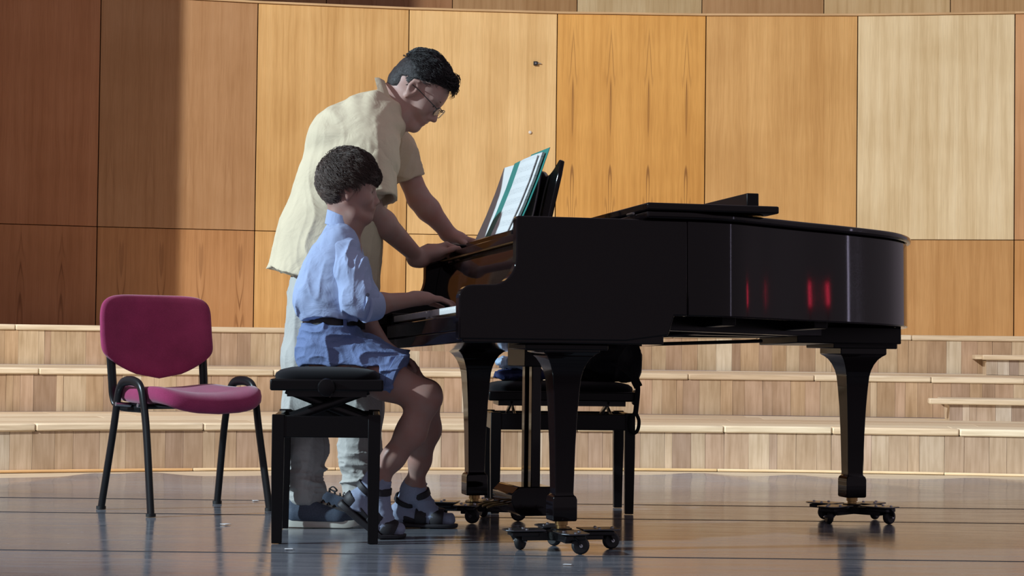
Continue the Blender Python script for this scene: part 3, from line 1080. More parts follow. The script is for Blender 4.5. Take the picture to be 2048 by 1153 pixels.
for sx in (-1, 1):
    x, xo = sx * HW, sx * (HW + .012)
    fp = spline([(xo, -.215, 0.004), (x, -.150, .30), (x, -.118, .43), (x, -.095, .478), (x, -.055, .497), (x, .0, .50), (x, .045, .492), (x, .075, .465), (x, .09, .42), (x, .12, .30), (xo, .185, .004)], 5)
    f = oval(fp[:len(fp) // 2 + 1], .0185, 'leg', ch)
    b = oval(fp[len(fp) // 2:], .0185, 'leg', ch)
    for l_, q in ((f, fp[0]), (b, fp[-1])):
        MB().cyl((q[0], q[1], .0), (q[0], q[1], .012), .0185, 12).build('foot_cap', RUBBER, l_)
    for yy in (-.10, .075):
        MB().cyl((sx * (HW - .05), yy, .405), (sx * (HW + .014), yy, .41), .008, 10).build('seat_bolt', STEEL, ch)
    oval(spline([(sx * .175, .02, .395), (sx * .195, .165, .400), (sx * .20, .205, .43), (sx * .203, .215, .50), (sx * .205, .235, .63)], 5), .0185, 'back_post', ch, flat=0.6, ref=(0, 1, 0))
for yy in (-.115, .085):
    MB().tube([(-HW, yy, .405), (HW, yy, .405)], .010, 10).build('seat_rail', BLACK_METAL, ch)


def superell(a, b, n, e):
    return [(a * np.sign(math.cos(t)) * abs(math.cos(t)) ** e, b * np.sign(math.sin(t)) * abs(math.sin(t)) ** e) for t in np.linspace(0, 2 * math.pi, n, endpoint=False)]


# seat pad: dished, front edge rolled down
rings = []
for k, (sc_, dz) in enumerate([(0.80, -.020), (.95, -.020), (.995, -.012), (1.0, 0.0), (.985, .012), (.94, .019), (.80, .022), (.55, .020), (.25, .017), (.02, .016)]):
    ring = []
    for (x, y) in superell(.232, .235, 48, .45):
        x *= sc_; yy = y * sc_
        z = .440 + dz * 1.55 - .42 * max(0.0, (-yy - .10)) ** 1.25 + .55 * x * x - .020 * math.cos(min(1, abs(yy - .02) / .2) * math.pi / 2)
        ring.append((x, yy - .035, z))
    rings.append(ring)
MB().loft(rings).build('seat', MAROON, ch, smooth=60)
# seat underside shell
MB().loft([[(x * .86, y * .84 - .035, .402) for (x, y) in superell(.222, .215, 32, .5)], [(x * .93, y * .9 - .035, .412 - .06 * max(0, -y - .1)) for (x, y) in superell(.222, .215, 32, .5)]]).build('seat_shell', RUBBER, ch)


def back_outline(n=80):
    pts = []
    for (x, z) in superell(.249, .158, n, .36):
        if z < 0:
            z = z * (0.62 + 0.48 * math.cos(min(1.0, abs(x) / .249) * math.pi / 2) ** 1.2)
        pts.append((x * (1.0 - 0.04 * (z + .15)), z))
    return pts


bo = back_outline()
rings = []
for (s_, t) in [(.02, .022), (.5, .022), (.85, .021), (.95, .017), (.99, .008), (1.0, 0.0), (.985, -.010), (.93, -.016), (.8, -.019), (.5, -.020), (.02, -.020)]:
    ring = []
    for (x, z) in bo:
        x, z = x * s_, z * s_
        cy = -.018 + .32 * x * x * -1.0 + t
        zz = z + .678
        ring.append((x, .238 + (-cy if False else t) - 0.42 * x * x + .16 * (zz - .672) + .02 * math.cos(z * 9), zz))
    rings.append(ring)
MB().loft(rings).build('backrest', MAROON, ch, smooth=60)

# ================================================================== PIANO BENCHES
VELVET = fabric_mat('black_velvet', (0.006, 0.006, 0.008), 0.15, 600.0, 0.4, sheen=0.08, rough=0.95)


def make_bench(seat_z, label):
    b = empty('piano_bench', label=label, cat='bench', group='adjustable black piano benches')
    hx, hy = .174, .28
    rings = []
    for (s_, z) in [(.90, 0.0), (.985, .002), (1.0, .010), (.98, .020), (.90, .030), (.75, .036), (.5, .040), (.25, .0415), (.02, .042)]:
        rings.append([(x * s_, y * (1 - (1 - s_) * .6), z + seat_z - .042) for (x, y) in superell(hx + .001, hy + .004, 48, .32)])
    cu = MB().loft(rings).build('cushion', VELVET, b, smooth=60)
    for (xx, yy) in ((-.07, -.14), (.07, -.14), (-.07, 0), (.07, 0), (-.07, .14), (.07, .14)):
        MB().lathe([(.010, 0), (.009, .003), (.004, .005)], 10, (xx, yy, seat_z - .004)).build('button', VELVET, cu)
    MB().bx(-hx - .010, hx + .010, -hy - .012, hy + .012, seat_z - .078, seat_z - .040).build('seat_frame', SATIN, b, bevel=0.006)
    za, zb = (.345, .415) if seat_z > .55 else (.325, .388)
    for (x0, x1, y0, y1) in ((-hx, hx, -hy, -hy + .022), (-hx, hx, hy - .022, hy), (-hx, -hx + .022, -hy, hy), (hx - .022, hx, -hy, hy)):
        MB().bx(x0, x1, y0, y1, za, zb).build('apron', SATIN, b, bevel=0.003)
    for sx in (-1, 1):
        for sy in (-1, 1):
            cx, cy = sx * (hx - .018), sy * (hy - .018)
            MB().loft([[(cx + sx * .0 + a * h_, cy + c * h_, z) for a, c in ((-1, -1), (1, -1), (1, 1), (-1, 1))] for h_, z in ((.0165, 0), (.0200, .25), (.0200, zb + .004))]).build('leg', SATIN, b, bevel=0.002)
    # scissor lift: two crossed pairs and the threaded spindle with its knobs
    zt = seat_z - .078
    for yy in (-.19, .19):
        for s_ in (-1, 1):
            MB().tube([(s_ * .135, yy + s_ * .008, zb - .02), (-s_ * .135, yy + s_ * .008, zt + .002)], .015, 8, flat=.3, ref=(0, 1, 0)).build('scissor_bar', BLACK_METAL, b)
    MB().bx(-.13, .13, -hy + .03, hy - .03, zt - .020, zt).build('lift_plate', BLACK_METAL, b)
    MB().cyl((0, -hy - .03, zt + .012), (0, hy + .03, zt + .012), .007, 10).build('spindle', STEEL, b)
    for sy in (-1, 1):
        MB().lathe([(.010, 0), (.024, .002), (.030, .008), (.030, .020), (.026, .026), (.012, .029)], 22, (0, sy * (hy + .012), zt + .012), rotx(-sy * R(90))).build('knob', SATIN, b)
    return b


bench_a = make_bench(.575, 'black adjustable piano bench the boy sits on')
bench_a.location = (-.619, 6.80, .0055)
bench_a.rotation_euler = (0, 0, R(4))
bench_b = make_bench(.515, 'black adjustable piano bench behind the piano with a bag on it')
bench_b.location = (.19, 7.95, .0055)
bench_b.rotation_euler = (0, 0, R(95))

# things on the far bench
BAGM = fabric_mat('black_nylon', (0.010, 0.010, 0.012), 0.2, 300.0, 0.4, rough=0.6)
bag = empty('backpack', (.37, 7.95, .521), 0, label='black backpack with hanging straps on the bench behind the piano', cat='backpack')
S = Sdf((.19, 7.75, .49), (.56, 8.15, 1.02), .006)
S.el((.37, 7.95, .70), (.130, .120, .20), None, .03).rc((.29, 7.95, .57), (.45, 7.95, .57), .075, .075, .05).el((.37, 7.86, .64), (.095, .06, .10), None, .03)
S.cut((0, 0, .512), (0, 0, -1)).wrinkle(lambda P: folds(P, (11, 11, 7), .010))
S.mesh('pack', BAGM, bag, (.37, 7.95, .51))
b0 = np.array((.37, 7.95, .51))
MB().tube([np.array(p) - b0 for p in spline([(.42, 7.84, .80), (.468, 7.80, .69), (.490, 7.78, .60), (.480, 7.775, .53), (.495, 7.77, .49)], 6)], .017, 8, flat=.18, ref=(0, 1, 0)).build('strap', BAGM, bag)
MB().tube([np.array(p) - b0 for p in spline([(.36, 7.83, .60), (.43, 7.79, .565), (.475, 7.775, .525), (.492, 7.768, .49), (.486, 7.768, .40), (.482, 7.768, .385)], 6)], .010, 8, flat=.2, ref=(0, 1, 0)).build('strap', BAGM, bag)
MB().tube([np.array(p) - b0 for p in spline([(.484, 7.768, .392), (.468, 7.768, .365), (.468, 7.768, .330), (.480, 7.768, .312), (.494, 7.768, .325), (.498, 7.768, .360), (.485, 7.768, .392)], 5)], .007, 8, flat=.3, ref=(0, 1, 0)).build('strap_loop', BAGM, bag)
LBLUE = fabric_mat('pale_blue_cotton', (0.42, 0.56, 0.74), 0.08, 600.0, 0.3)
NAVY = fabric_mat('navy_cotton', (0.030, 0.042, 0.12), 0.12, 600.0, 0.3)
S = Sdf((-.12, 7.74, .49), (.20, 8.16, .60), .004)
S.rc((-.03, 7.88, .53), (.11, 7.88, .53), .020, .020, .02).rc((-.03, 8.02, .53), (.11, 8.02, .53), .020, .020, .02).el((.04, 7.95, .527), (.11, .13, .022), None, .02)
S.cut((0, 0, .5095), (0, 0, -1)).wrinkle(lambda P: folds(P, (16, 16, 30), .006))
o = S.mesh('folded_jeans', NAVY, None, (.04, 7.95, .5095)); o.location = (.04, 7.95, .5215)
tag(o, 'folded navy garment lying under the pale blue shirt on the far bench', 'clothes')
S = Sdf((-.12, 7.74, .53), (.20, 8.16, .66), .004)
S.el((.04, 7.95, .575), (.10, .125, .028), None, .02).rc((-.02, 7.86, .575), (.10, 7.87, .58), .020, .024, .03)
S.cut((0, 0, .5525), (0, 0, -1)).wrinkle(lambda P: folds(P, (18, 18, 26), .008, 3.0))
o = S.mesh('folded_shirt', LBLUE, None, (.04, 7.95, .5525)); o.location = (.04, 7.95, .568)
tag(o, 'crumpled pale blue shirt lying on the bench behind the piano', 'clothes')

# ================================================================== PEOPLE
def skin_mat(name, col):
    t = NT(name)
    co = t.n('ShaderNodeTexCoord').outputs['Object']
    bl = t.noise(co, 22.0, 4)
    c = t.mix(t.ramp(bl, [(0.35, 0.0), (0.7, 1.0)]), col, (col[0] * 1.02, col[1] * 0.84, col[2] * 0.80))
    t.set(Base_Color=c, Roughness=0.48, Specular_IOR_Level=0.4, Subsurface_Weight=0.12, Subsurface_Radius=(0.012, 0.005, 0.003), Subsurface_Scale=0.6)
    t.bump(t.noise(co, 420.0, 2), 0.12, 0.0006)
    return t.m


SKIN_M = skin_mat('skin_fair', (0.50, 0.33, 0.28))
SKIN_B = skin_mat('skin_tanned', (0.40, 0.25, 0.205))


def hair_mat(name, col):
    t = NT(name)
    co = t.n('ShaderNodeTexCoord').outputs['Object']
    n = t.noise(co, 160.0, 4, 0.7, 1.5)
    t.set(Base_Color=t.mix(t.ramp(n, [(0.3, 0.0), (0.7, 1.0)]), (col[0] * .55, col[1] * .55, col[2] * .55), (col[0] * 1.5, col[1] * 1.5, col[2] * 1.5)),
          Roughness=0.42, Specular_IOR_Level=0.45)
    t.bump(n, 0.6, 0.004)
    return t.m


HAIR_M, HAIR_B = hair_mat('hair_black', (0.030, 0.026, 0.027)), hair_mat('hair_brown', (0.085, 0.056, 0.044))
LIP = plain('lips', (0.33, 0.13, 0.11), 0.45)
EYEWHITE = plain('eye_white', (0.62, 0.60, 0.58), 0.2)
IRIS = plain('iris', (0.02, 0.014, 0.01), 0.12)
BROW_M = plain('brow_hair', (0.02, 0.017, 0.016), 0.8)


class Head:
    """head frame: x forward, y to the head's left, z up; origin between the ears at eye height"""

    def __init__(self, c, pitch, yaw, sc, roll=0.0):
        self.c, self.s = np.array(c, float), sc
        self.M = rotz(yaw) @ roty(pitch) @ rotx(roll)

    def p(self, x, y, z):
        return self.c + self.M @ (np.array((x, y, z), float) * self.s)

    def add(self, S, child=False):
        s, M = self.s, self.M
        E = lambda c, r, k=.02, op='add', R_=None: S.el(self.p(*c), np.array(r) * s, M if R_ is None else M @ R_, k * s, op)
        C = lambda a, b, ra, rb, k=.02, op='add': S.rc(self.p(*a), self.p(*b), ra * s, rb * s, k * s, op)
        E((-.014, 0, .026), (.094, .073, .086))
        E((-.026, 0, .010), (.080, .070, .080))
        E((.034, 0, .030), (.056, .060, .060), .03)
        E((.030, 0, -.035), (.058, .056, .070), .03)
        fat = 1.12 if child else 1.0
        for sy in (-1, 1):
            C((-.004, sy * .052, -.050), (.030, sy * .040, -.090), .018, .016 * fat, .03)
            C((.030, sy * .040, -.088), (.070, sy * .012, -.100), .015 * fat, .015, .03)
            E((.058, sy * .036, -.030), (.024 * fat, .022 * fat, .026), .025)
            C((.078, sy * .012, .021), (.068, sy * .046, .020), .011 if not child else .008, .009, .014)
            E((.091, sy * .032, .000), (.013, .017, .011), .010, 'sub')
            E((.0725, sy * .032, .0005), (.0125, .0125, .0115), .003)
            C((.082, sy * .020, .0075), (.076, sy * .046, .0055), .0034, .003, .004)
            C((.082, sy * .022, -.0085), (.076, sy * .044, -.0080), .0028, .0025, .004)
            E((.094, sy * .0125, -.038), (.012, .0085, .0085), .008)
            # ear
            Re = rotz(-sy * .30) @ roty(-.18)
            E((.000, sy * .079, -.004), (.020, .0085, .032), .006, 'add', Re)
            E((.003, sy * .0885, -.001), (.0115, .0085, .020), .004, 'sub', Re)
            C((-.014, sy * .084, .020), (.002, sy * .085, .029), .0048, .0048, .004)
            C((-.016, sy * .085, -.004), (-.014, sy * .084, .020), .0046, .0048, .004)
            E((.000, sy * .077, -.034), (.009, .006, .010), .006)
        if child:
            C((.084, 0, .006), (.101, 0, -.028), .0065, .0090, .014)
            E((.103, 0, -.033), (.0105, .0105, .0095), .008)
        else:
            C((.086, 0, .008), (.104, 0, -.024), .0085, .0095, .012)
            E((.108, 0, -.034), (.0125, .0115, .0105), .008)
        E((.080, 0, -.058), (.018, .030, .020), .02)
        E((.0945, 0, -.0600), (.0075, .020, .0055), .005)
        E((.0905, 0, -.0710), (.0085, .017, .0062), .005)
        C((.100, -.016, -.0655), (.100, .016, -.0655), .0022, .0022, .003, 'sub')
        cz = .006 if child else 0.0
        E((.076 - cz * .6, 0, -.096 + cz), (.018, .020, .016), .02)
        E((.060, 0, -.100 + cz), (.024, .028, .014), .02)
        return self

    def face_bits(self, parent, off, browcol, child=False):
        s = self.s
        for sy in (-1, 1):
            m = MB()
            c = self.p(.0795, sy * .0325, .0)
            m.lathe([(.0, .0064 * s), (.0035 * s, .0060 * s), (.0058 * s, .0045 * s)], 12, c - off, self.M @ roty(R(90)) @ rotz(0))
            m.build('iris', IRIS, parent)
            pts = [self.p(.0905, sy * .014, .0205), self.p(.0885, sy * .026, .0245), self.p(.080, sy * .040, .0235), self.p(.072, sy * .049, .018)]
            MB().tube([q - off for q in spline(pts, 4)], [0.0034 * s * f for f in np.linspace(1, .35, 13)], 7, flat=.7).build('eyebrow', browcol, parent)


def add_hand(S, wrist, fwd, palm, thumb, sc, curl=(.35, .45, .3), spread=.12, thumb_out=.6, k=.006):
    """wrist point, direction of the fingers, direction the palm faces, side the thumb is on"""
    f = np.array(fwd, float); f /= np.linalg.norm(f)
    n = np.array(palm, float); n -= f * (n @ f); n /= np.linalg.norm(n)
    t = np.array(thumb, float); t -= f * (t @ f); t -= n * (t @ n); t /= np.linalg.norm(t)
    w = np.array(wrist, float)
    tips = []
    bases = []
    for i, (o_, l0) in enumerate(((.030, .088), (.010, .092), (-.010, .088), (-.029, .080))):
        b = w + (f * l0 + t * o_ - n * .002) * sc
        S.rc(w + (t * o_ * .55 + f * .012) * sc, b, .0145 * sc, .0105 * sc, .012 * sc)
        bases.append((b, o_))
    S.rc(w - f * .02 * sc, w + f * .03 * sc, .023 * sc, .024 * sc, .02 * sc)
    for i, (b, o_) in enumerate(bases):
        L = (.042, .047, .043, .033)[i] * sc
        d = f + t * (o_ / .03) * spread
        d /= np.linalg.norm(d)
        p = b
        ang = 0
        rr = (.0092, .0094, .0090, .0080)[i] * sc
        for j, (c, ls) in enumerate(zip(curl, (1.0, .66, .52))):
            ang += c
            q = p + (d * math.cos(ang) + n * math.sin(ang)) * L * ls
            S.rc(p, q, rr * (1 - .08 * j), rr * (.94 - .09 * j), .003 * sc)
            p = q
        tips.append(p)
    d = f * (1 - thumb_out * .45) + t * thumb_out + n * .25
    d /= np.linalg.norm(d)
    p0 = w + (f * .022 + t * .022 + n * .006) * sc
    p1 = p0 + d * .040 * sc
    d2 = d + f * .55; d2 /= np.linalg.norm(d2)
    p2 = p1 + d2 * .034 * sc
    p3 = p2 + (d2 + f * .2 + n * .1) / np.linalg.norm(d2 + f * .2 + n * .1) * .024 * sc
    S.rc(p0, p1, .0145 * sc, .0105 * sc, .012 * sc).rc(p1, p2, .0105 * sc, .0092 * sc, .004 * sc).rc(p2, p3, .0092 * sc, .0075 * sc, .003 * sc)
    return tips


def tufted(S, pts, dirs, nrm, length, rad, curlr, rs):
    """short curved locks that start at pts, run along dirs and curl away"""
    for p, d, n in zip(pts, dirs, nrm):
        L = length * rs.uniform(.7, 1.25)
        r0 = rad * rs.uniform(.8, 1.2)
        side = np.cross(d, n)
        sw = rs.uniform(-1, 1)
        q = [p - n * r0 * .5]
        for j in range(1, 4):
            u = j / 3
            q.append(p + d * L * u + side * sw * L * .35 * math.sin(u * 2.2) + n * curlr * math.sin(u * math.pi) * rs.uniform(.7, 1.3) - n * .25 * L * u * u)
        for j in range(3):
            S.rc(q[j], q[j + 1], r0 * (1 - .25 * j), r0 * (1 - .25 * (j + 1)), rad * .6)


def fib_dirs(n):
    i = np.arange(n) + .5
    ph = np.arccos(1 - 2 * i / n)
    th = math.pi * (1 + 5 ** .5) * i
    return np.stack([np.cos(th) * np.sin(ph), np.sin(th) * np.sin(ph), np.cos(ph)], 1)


def strands(H, n, keep, flow, cen, rad, length, wave, mat, parent, off, seed, lift=.35, thick=.0011):
    """fine wavy locks combed over the scalp; keep and flow work on arrays of directions"""
    rs = np.random.RandomState(seed)
    v = rs.normal(size=(n * 14, 3)); v /= np.linalg.norm(v, axis=1)[:, None]
    v = v[keep(v)][:n]
    n = len(v)
    cen, rad = np.array(cen), np.array(rad)
    q = cen + v * rad
    d = flow(v) + rs.uniform(-.35, .35, (n, 3))
    L = (length * rs.uniform(.6, 1.3, n))[:, None]
    # neighbours share their wave so that the hair gathers into locks
    ph = 9.0 * vnoise(v * 5.0 + 7.0) + rs.uniform(-.5, .5, n)
    fr = 1.0 + .9 * vnoise(v * 4.0 + 31.0)
    prof = [.55, .95, 1.0, .95, .85, .65, .25]
    rings = []
    for j in range(7):
        u = j / 6
        nv = (q - cen) / rad; nv /= np.linalg.norm(nv, axis=1)[:, None]
        t = d - nv * (d * nv).sum(1)[:, None]; t /= np.linalg.norm(t, axis=1)[:, None] + 1e-6
        sd = np.cross(nv, t)
        for k in range(3):
            a = 2 * math.pi * k / 3
            rings.append(q + (sd * math.cos(a) + nv * math.sin(a)) * thick * prof[j] / H.s)
        w = (ph + fr * 5 * u)[:, None]
        q = q + (t + nv * (lift * (1 - 1.9 * u)) + (sd * np.sin(w) + nv * .6 * np.cos(w)) * wave) * L / 6
    V = np.stack(rings, 1)                                  # n, 21, 3
    V = H.c + (V * H.s) @ H.M.T - off
    F = []
    for j in range(6):
        for k in range(3):
            F.append((j * 3 + k, j * 3 + (k + 1) % 3, (j + 1) * 3 + (k + 1) % 3, (j + 1) * 3 + k))
    F = (np.arange(n)[:, None, None] * 21 + np.array(F)[None]).reshape(-1, 4)
    V = V.reshape(-1, 3)
    me = bpy.data.meshes.new('hair_locks')
    me.vertices.add(len(V)); me.vertices.foreach_set('co', V.astype(np.float32).ravel())
    me.loops.add(F.size); me.loops.foreach_set('vertex_index', F.astype(np.int32).ravel())
    me.polygons.add(len(F)); me.polygons.foreach_set('loop_start', np.arange(0, F.size, 4, dtype=np.int32))
    me.update(calc_edges=True)
    return link_mesh('hair_locks', me, mat, parent, smooth=180)


# ------------------------------------------------------------------ the man
DM = 7.30
mo = np.array((-.62, 7.30, 0.004))
man = empty('person', tuple(mo), label='man in glasses and pale yellow shirt leaning over the piano', cat='person')
MS = Sdf((-1.0, 6.92, -.0), (.14, 7.75, 1.80), .0042)
hm = Head(D(837, 181, DM), R(44), R(-9), 1.07)
hm.add(MS)
# neck, trunk
nb_, ch_, pe_ = D(778, 222, DM), D(712, 300, DM), D(660, 575, DM)
MS.chain([hm.p(-.035, 0, -.03), hm.p(-.045, 0, -.095), nb_], [.060, .056, .064], .03)
MS.rc(hm.p(.0, 0, -.075), nb_ + np.array((.02, 0, -.03)), .040, .05, .03)
MS.chain([nb_, ch_, D(675, 430, DM), pe_], [.07, .115, .12, .12], .04)
for sgn, dd in ((-1, 7.14), (1, 7.46)):
    MS.rc(ch_, D(742 if sgn < 0 else 772, 262, dd), .08, .05, .03)
# near (right) arm
rsh, rel, rwr = D(742, 262, 7.11), D(738, 416, 7.10), D(838, 517, 7.35)
mid1 = rel + (rwr - rel) * .28
MS.chain([rsh, rel, mid1 + np.array((0, 0, -.004)), rwr], [.052, .043, .046, .0275], .02)
tipsR = add_hand(MS, rwr + np.array((.004, 0, .002)), D(900, 494, 7.40) - rwr, (.45, -.25, -1), (-.35, -1, -.35), 1.16, (.75, 1.05, .7), .04, .30)
_f = D(900, 494, 7.40) - rwr; _f /= np.linalg.norm(_f)
MS.el(rwr + _f * .058 + np.array((0, 0, .002)), (.056, .046, .032), None, .015)
MS.el(rwr + _f * .008 + np.array((.004, -.012, -.012)), (.028, .026, .024), None, .015)
# far (left) arm
lsh, lel, lwr = D(775, 252, 7.47), D(838, 398, 7.52), D(903, 473, 7.555)
mid2 = lel + (lwr - lel) * .28
MS.chain([lsh, lel, mid2, lwr], [.052, .042, .0435, .0275], .02)
add_hand(MS, lwr, D(975, 492, 7.56) - lwr, (.12, 0, -1), (.1, -1, .1), 1.0, (.12, .25, .25), .10, .5)
# legs inside the trousers
for (hp, kn, an) in ((D(645, 600, 7.20), D(612, 812, 7.16), D(612, 1000, 7.14)), (D(682, 600, 7.40), D(717, 812, 7.43), D(716, 992, 7.49))):
    MS.chain([hp, kn, kn + (an - kn) * .35, an], [.085, .055, .056, .036], .03)
    MS.rc(an, an + np.array((.05, 0, -.035)), .034, .03, .02)
body = MS.mesh('body', SKIN_M, man, mo)
hm.face_bits(man, mo, BROW_M)
# hair: close at the sides, curls on the crown and over the brow
S = Sdf(hm.c - .20, hm.c + .20, .0028)
s_ = hm.s
E_ = lambda c, r, k=.01, op='add': S.el(hm.p(*c), np.array(r) * s_, hm.M, k, op)
E_((-.016, 0, .030), (.099, .0785, .091))
E_((-.028, 0, .012), (.082, .0765, .082))
E_((.026, 0, .078), (.060, .060, .036), .02)
# open the face, ears and neck
S.cut(hm.p(.030, 0, .050), hm.M @ np.array((.50, 0, -1)), where=(hm.c - .2, hm.c + .2))
S.el(hm.p(-.058, 0, -.012), np.array((.055, .068, .062)) * s_, hm.M, .012)
S.cut(hm.p(-.02, 0, -.045), hm.M @ np.array((.75, 0, -1)))
for sy in (-1, 1):
    E_((.040, sy * .085, -.022), (.052, .040, .052), .006, 'sub')
    E_((-.004, sy * .088, -.012), (.024, .016, .034), .004, 'sub')
rs = np.random.RandomState(3)
pts, dirs, nrm = [], [], []
for v in fib_dirs(560):
    if v[2] < .16: continue
    if v[0] > .55 and v[2] < .66: continue
    if v[0] > .1 and v[2] < .45: continue
    if v[2] < .35 and v[0] < -.3: continue
    q = np.array((-.016, 0, .030)) + v * np.array((.098, .077, .092))
    n = hm.M @ v
    d = hm.M @ np.array((.6 - .8 * max(v[0], 0), rs.uniform(-.5, .5), .15 + .7 * max(v[0], 0) + rs.uniform(-.3, .3)))
    d -= n * (d @ n); d /= np.linalg.norm(d) + 1e-6
    pts.append(hm.p(*q)); dirs.append(d); nrm.append(n)
sel = rs.rand(len(pts)) < .45
tufted(S, [q for q, e in zip(pts, sel) if e], [q for q, e in zip(dirs, sel) if e], [q for q, e in zip(nrm, sel) if e], .034, .0085, .010, rs)
S.wrinkle(lambda P: .0030 * (vnoise(P * 95.0) - .5))
hh_ = S.mesh('hair', HAIR_M, man, mo)
tag(strands(hm, 6500, lambda v: ~((v[:, 2] < .16) | ((v[:, 0] > .60) & (v[:, 2] < .62)) | ((v[:, 2] < .3) & (v[:, 0] < -.3)) | ((v[:, 0] > .1) & (v[:, 2] < .42))),
        lambda v: np.stack([.8 - 1.1 * np.clip(v[:, 0], 0, 1), .5 * v[:, 1], .1 + .8 * np.clip(v[:, 0], 0, 1)], 1), (-.014, 0, .030), (.101, .080, .096), .040, .85, HAIR_M, hh_, mo, 4, .5), kind='stuff')
tag(strands(hm, 900, lambda v: (v[:, 0] > .40) & (v[:, 2] > .60) & (v[:, 2] < .90), lambda v: np.stack([.9 + 0 * v[:, 0], .4 * v[:, 1], .35 + 0 * v[:, 0]], 1),
        (-.014, 0, .030), (.101, .080, .096), .048, 1.0, HAIR_M, hh_, mo, 14, 1.1), kind='stuff')
tag(strands(hm, 1800, lambda v: (v[:, 2] > -.40) & (v[:, 2] < .40) & (v[:, 0] < .05), lambda v: np.stack([-.2 + 0 * v[:, 0], 0 * v[:, 0], -1.0 + 0 * v[:, 0]], 1),
        (-.016, 0, .026), (.094, .0785, .088), .016, .15, HAIR_M, hh_, mo, 5, .1, .0008), kind='stuff')
# glasses
gl = MB()
for sy in (-1, 1):
    c = np.array((.108, sy * .034, -.006))
    ring = [c + np.array((-.004 * abs(math.cos(a)) * 1.0, .025 * np.sign(math.cos(a)) * abs(math.cos(a)) ** .7, .0165 * np.sign(math.sin(a)) * abs(math.sin(a)) ** .7)) for a in np.linspace(0, 2 * math.pi, 29)]
    gl.tube([hm.p(*q) - mo for q in ring], .0016, 6)
    gl.tube([hm.p(*q) - mo for q in ((.104, sy * .059, .002), (.085, sy * .076, .004), (.02, sy * .083, .006), (-.012, sy * .086, .004), (-.024, sy * .086, -.012))], .0019, 6)
gl.tube([hm.p(*q) - mo for q in ((.108, -.010, .0), (.113, 0, .003), (.108, .010, .0))], .0016, 6)
G = gl.build('glasses', plain('dark_frame', (0.02, 0.018, 0.018), 0.25), man)
lens = NT('lens_glass')
lens.set(Base_Color=(0.95, 0.97, 1.0), Roughness=0.02, Transmission_Weight=1.0, IOR=1.1)
for sy in (-1, 1):
    c = np.array((.107, sy * .034, -.006))
    m = MB()
    ring = [c + np.array((0, .0245 * np.sign(math.cos(a)) * abs(math.cos(a)) ** .7, .016 * np.sign(math.sin(a)) * abs(math.sin(a)) ** .7)) for a in np.linspace(0, 2 * math.pi, 24, endpoint=False)]
    m.loft([[hm.p(*q) - mo for q in ring], [hm.p(*(q + np.array((.0012, 0, 0)))) - mo for q in ring]])
    m.build('lens', lens.m, G)

# shirt
SHIRT_M = fabric_mat('pale_yellow_linen', (0.73, 0.62, 0.44), 0.05, 700.0, fold=0.35, fscale=11.0, rough=0.9)
S = Sdf((-1.06, 6.90, .72), (.02, 7.72, 1.68), .0042)
for dd in (-.115, 0.0, .115):
    dm = DM + dd
    w_ = 1.0 if dd == 0 else .97
    S.chain([D(742, 245, dm), D(700, 290, dm), D(683, 385, dm), D(660, 480, dm), D(648, 560, dm)], [.115 * w_, .145 * w_, .160 * w_, .180 * w_, .205 * w_], .05)
S.rc(D(770, 232, DM), D(745, 250, DM), .085, .10, .04)
S.rc(D(738, 258, 7.125), D(742, 262, 7.47), .090, .088, .04)
S.chain([D(733, 250, 7.175), D(742, 305, 7.095), D(743, 345, 7.072)], [.074, .087, .084], .06)
# neck opening, sleeve mouths, hem
S.rc(D(790, 214, DM), D(860, 205, DM), .066, .085, .01, 'sub')
hn = np.cross(D(752, 606, DM) - D(530, 533, DM), np.array((0, 1.0, 0)))
S.cut(D(640, 568, DM), hn if hn[2] < 0 else -hn)


def shirt_folds(P):
    z = P[:, 2]
    w = np.clip((1.45 - z) / .5, .25, 1.0)
    a = folds(P, (9, 8, 2.4), .0085, 2.0) * w
    # pulls that fan out from the shoulder
    q = P - D(735, 262, 7.05)
    th = np.arctan2(q[:, 2], q[:, 0])
    rr = np.linalg.norm(q, axis=1)
    return a + .0045 * np.sin(th * 11 + 7 * rr) * np.exp(-((rr - .19) / .08) ** 2) + .0025 * (vnoise(P * 40) - .5)


S.wrinkle(shirt_folds, .04)
sh_ = S.mesh('shirt', SHIRT_M, man, mo)
for pts_, rs_ in (([D(733, 250, 7.175), D(742, 305, 7.095), D(744, 398, 7.05)], [.076, .088, .090]),
                  ([D(764, 262, 7.45), D(790, 305, 7.49), D(814, 358, 7.51)], [.074, .080, .074])):
    S = Sdf(np.min(pts_, 0) - .12, np.max(pts_, 0) + .12, .0040)
    S.chain(pts_, rs_, .03)
    S.cut(pts_[-1], pts_[-1] - pts_[-2])
    dv = pts_[-1] - pts_[-2]; dv = dv / np.linalg.norm(dv)
    S.rc(pts_[-1] - dv * .03, pts_[-1] + dv * .08, rs_[-1] - .010, rs_[-1] - .008, 0, 'sub')
    S.wrinkle(lambda P: folds(P, (12, 10, 4), .008, 5.0) + .003 * (vnoise(P * 40) - .5), .03)
    S.mesh('sleeve', SHIRT_M, sh_, mo)
